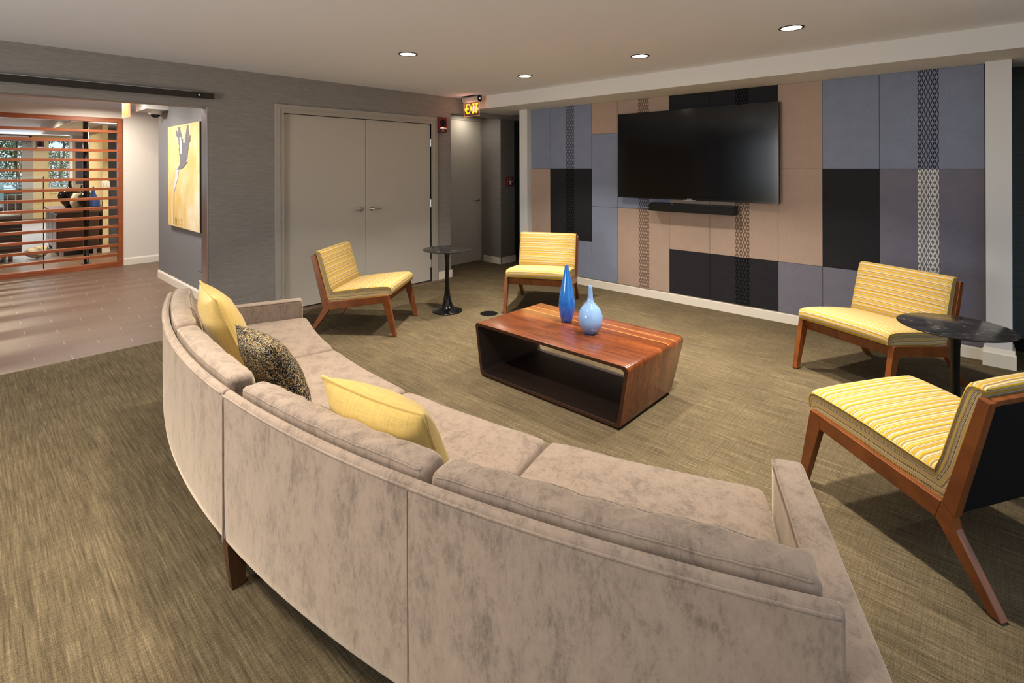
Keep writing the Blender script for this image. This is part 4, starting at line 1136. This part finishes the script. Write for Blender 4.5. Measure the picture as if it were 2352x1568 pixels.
for a in ((1.19, 1.43, 0, 2.36), (-2.5, 1.19, 2.27, 2.36), (-2.5, 1.19, 0, .10), (-1.2, -1.1, .1, 2.27), (-.02, .03, .1, 2.27)): box(bm, a[0], a[1], LY + .0, LY + .1, a[2], a[3])
obj('door_frame', bm, 'door_frame', wd)
obj('pane', bx(-2.5, 1.19, LY + .045, LY + .05, .1, 2.27), 'glass', wd)
obj('mullion', bx(1.075, 1.09, LY + .03, LY + .07, .1, 2.27), 'darkmetal', wd)
o = thing('roller_shade', 'rolled white shade box above the glass entrance doors', 'window shade', (.35, 20.5, 2.30))
obj('cassette', bx(-2.4, .98, -.06, .06, 0, .13, bev=.006), 'shade', o); obj('end_cap', bx(.98, 1.04, -.065, .065, -.005, .135), 'black', o)
o = obj('cable_loop', tube([Vector((.045 * math.sin(2 * PI * k / 20), 0, .09 * math.cos(2 * PI * k / 20) - .09)) for k in range(20)], .006, 8, closed=True), 'black', loc=(1.33, 20.45, 2.30)); tag(o, 'black cable loop hanging beside the entrance door frame', 'cable')
strobe((1.58, LY, 2.16), 'bright red fire strobe on the cream pier in the lobby', .085, .26)
ns = thing('door_notice', 'white printed notice taped to the lobby entrance glass', 'notice', (.52, LY + .035, 1.62))
obj('sheet', bx(-.19, .17, -.004, 0, -.17, .15), 'paper', ns)
obj('print_block', bx(-.15, .13, -.0055, -.004, .0, .09), 'ink', ns); obj('print_block', bx(-.15, .13, -.0055, -.004, -.12, -.05), 'ink', ns)
sw = thing('light_switch', 'white double switch plate on the cream stub wall', 'switch', (1.73, 11.42, 1.20))
obj('plate', bx(-.055, .055, -.008, 0, -.06, .06, bev=.002), 'whiteplastic', sw); obj('toggle', bx(-.03, -.015, -.014, -.008, -.03, .03), 'letter_white', sw); obj('toggle', bx(.015, .03, -.014, -.008, -.03, .03), 'letter_white', sw)
pf = thing('wall_picture', 'narrow dark framed picture between column and stub wall in the lobby', 'picture', (2.05, 15.99, 1.62))
obj('frame', bx(-.20, .30, 0, .03, -.5, .5, bev=.004), 'fab_grey', pf); obj('print', bx(.10, .26, -.004, 0, -.42, .42), 'leaf', pf)
# sideboard with pots
sd = thing('sideboard', 'long espresso sideboard with steel feet, end-on behind the screen', 'sideboard', (1.06, 11.40, 0))
obj('body', bx(.03, .585, .03, 1.72, .09, .73, bev=.003), 'sideboard', sd)
obj('table_top', bx(0, .61, 0, 1.75, .73, .765, bev=.003), 'wood_top', sd)
for x in (.06, .50):
    for y in (.06, 1.64): obj('leg', bx(x, x + .05, y, y + .05, 0, .09), 'steel', sd)
for k in range(3): obj('door', bx(.018, .03, .06 + k * .55, .58 + k * .55, .12, .70, bev=.002), 'sideboard', sd)
DT = .765
v = pot('jar_vase', 'glossy black round jar with thin neck on the lobby sideboard', [(.06, 0), (.07, .01), (.12, .08), (.165, .17), (.175, .23), (.16, .29), (.11, .335), (.05, .36), (.028, .39), (.024, .46), (.03, .51), (.04, .53)], (1.36, 12.44, DT), 'blackgloss')
pot('ribbed_vase', 'small white ribbed vase behind the black column', [(.05, 0), (.07, .02), (.095, .08), (.10, .14), (.085, .2), (.06, .25), (.05, .27)], (1.42, 12.10, DT), 'glaze_white')
pot('jar_vase', 'dark green jar beside the blue bottle on the sideboard', [(.06, 0), (.09, .03), (.125, .1), (.13, .17), (.11, .23), (.07, .27), (.045, .30), (.05, .34)], (1.52, 11.85, DT), 'glaze_green')
pot('bottle_vase', 'navy blue teardrop bottle vase on the near corner of the sideboard', [(.055, 0), (.08, .02), (.088, .07), (.085, .13), (.068, .19), (.045, .25), (.026, .31), (.016, .37), (.013, .40)], (1.572, 11.52, DT), 'glaze_navy')
pot('bud_vase', 'slim black candle-like vase neck standing behind the round jar', [(.03, 0), (.035, .02), (.03, .2), (.02, .32), (.026, .40)], (1.56, 12.75, DT), 'blackgloss')
# club chairs
def club(label, x, y, rz, mat, group='dark club chairs in the lobby'):
    t = thing('club_chair', label, 'chair', (x, y, 0), rz, group)
    obj('backrest', prism([(-.42, .12), (-.36, .12), (-.26, .74), (-.30, .76), (-.40, .76), (-.47, .74)], 'y', -.42, .42, bev=.02), mat, t)
    obj('seat_cushion', bx(-.34, .36, -.30, .30, .24, .42, bev=.03), mat, t); obj('base', bx(-.36, .38, -.36, .36, .12, .24, bev=.01), mat, t)
    for s in (-1, 1): obj('arm', bx(-.38, .38, s * .36 - .06, s * .36 + .06, .12, .58, bev=.03), mat, t)
    for sx in (-1, 1):
        for sy in (-1, 1): obj('leg', bx(sx * .3 - .025, sx * .3 + .025, sy * .3 - .025, sy * .3 + .025, 0, .125), 'sofa_leg', t)
club('black leather club chair with sloped back behind the slats', .20, 11.75, math.radians(95), 'leather')
club('navy leather club chair farther back behind the black one', .05, 14.3, math.radians(100), 'navy')
# driftwood stump
bm = bmesh.new(); bmesh.ops.create_icosphere(bm, subdivisions=4, radius=1)
for v_ in bm.verts:
    n_ = noise.noise(v_.co * 1.7) * .35 + noise.noise(v_.co * 4) * .15
    v_.co = Vector((v_.co.x * .15, v_.co.y * .14, v_.co.z * .09)) * (1 + n_)
zmin = min(v_.co.z for v_ in bm.verts)
for v_ in bm.verts: v_.co.z -= zmin
o = obj('driftwood_stump', bm, 'driftwood', smooth=True, loc=(.86, 11.55, 0)); tag(o, 'bleached driftwood stump on the lobby floor beside the black chair', 'driftwood')
for x, y in ((0.4, 12.5), (0.4, 15.5), (0.4, 18.5), (3.4, 17.5), (2.0, 10.8), (-2.5, 14)):
    downlight(x, y, 'lobby ceiling lamp hidden behind the screen header', z=2.465 if not (x > 1.2 and 10.9 < y < 15.5) else 2.25, power=60, color=(1, .84, .6), group='lobby ceiling lamps')

# ---------------------------------------------------------------- outdoors seen through the glazing
def hedge(name, label, x0, x1, y0, y1, z0, z1, n, seed, dens=0):
    rnd = random.Random(seed); bm = bmesh.new()
    for k in range(n):
        x = rnd.uniform(x0, x1); z = z0 + (z1 - z0) * rnd.random() ** (.8); y = rnd.uniform(y0, y1)
        if noise.noise(Vector((x * 1.3, z * 1.5, seed))) < -.52 + dens + .25 * max(0, 1 - (z - z0) / 1.2) * 1.5: continue
        s = rnd.uniform(.03, .07); a = Vector((rnd.gauss(0, 1), rnd.gauss(0, 1), rnd.gauss(0, 1))).normalized(); b = a.orthogonal().normalized()
        c = Vector((x, y, z)); v1 = bm.verts.new(c - a * s); v2 = bm.verts.new(c + b * s * .45); v3 = bm.verts.new(c + a * s); v4 = bm.verts.new(c - b * s * .45)
        bm.faces.new((v1, v2, v3, v4))
    o = obj(name, bm, 'leaf'); o['label'] = label; o['category'] = 'hedge'; o['kind'] = 'stuff'
hedge('hedge_foliage', 'green hedge foliage outside the lobby glazing', -4, 5, 25.5, 27.5, .6, 5.2, 56000, 4)
for k in range(9):
    x = -1.6 + k * .62 + random.uniform(-.15, .15); y = 26.6
    pts = [Vector((x + .08 * math.sin(j * 1.3 + k), y + .05 * math.cos(j + k), -.06 + j * .42)) for j in range(9)]
    bm = tube(pts, .055, 7, taper=lambda t_: 1 - .7 * t_)
    for q_ in range(3):
        p0 = pts[2 + q_ * 2]; tube([p0, p0 + Vector((random.uniform(-.4, .4), 0, .5)), p0 + Vector((random.uniform(-.7, .7), .1, 1.1))], .02, 5, bm)
    o = obj('hedge_trunk', bm, 'bark'); o.data.transform(Matrix.Translation((-x, -y, .06))); o.location = (x, y, -.06)
    tag(o, 'thin dark tree trunk in the hedge outside the lobby', 'tree trunk', 'hedge trunks outside')
fn = thing('garden_railing', 'pale blue metal railing with upright bars outside the lobby doors', 'railing', (-1.5, 23.4, 0))
for z in (.95, .82, .05): obj('rail', bx(-1.5, 4.5, -.02, .02, z, z + .035), 'railing', fn)
for k in range(31): obj('baluster', bx(-1.5 + k * .2 - .012, -1.5 + k * .2 + .012, -.012, .012, -.06, .60), 'railing', fn)
obj('rail', bx(-1.5, 4.5, -.02, .02, .60, .63), 'railing', fn)
for k in range(4): obj('post', bx(-1.5 + k * 1.9, -1.5 + k * 1.9 + .12, -.05, .05, -.06, 1.15), 'railing', fn)
o = obj('planter_wall', bx(-6, 8, 24.4, 24.6, -.06, .72), 'black'); o['kind'] = 'structure'
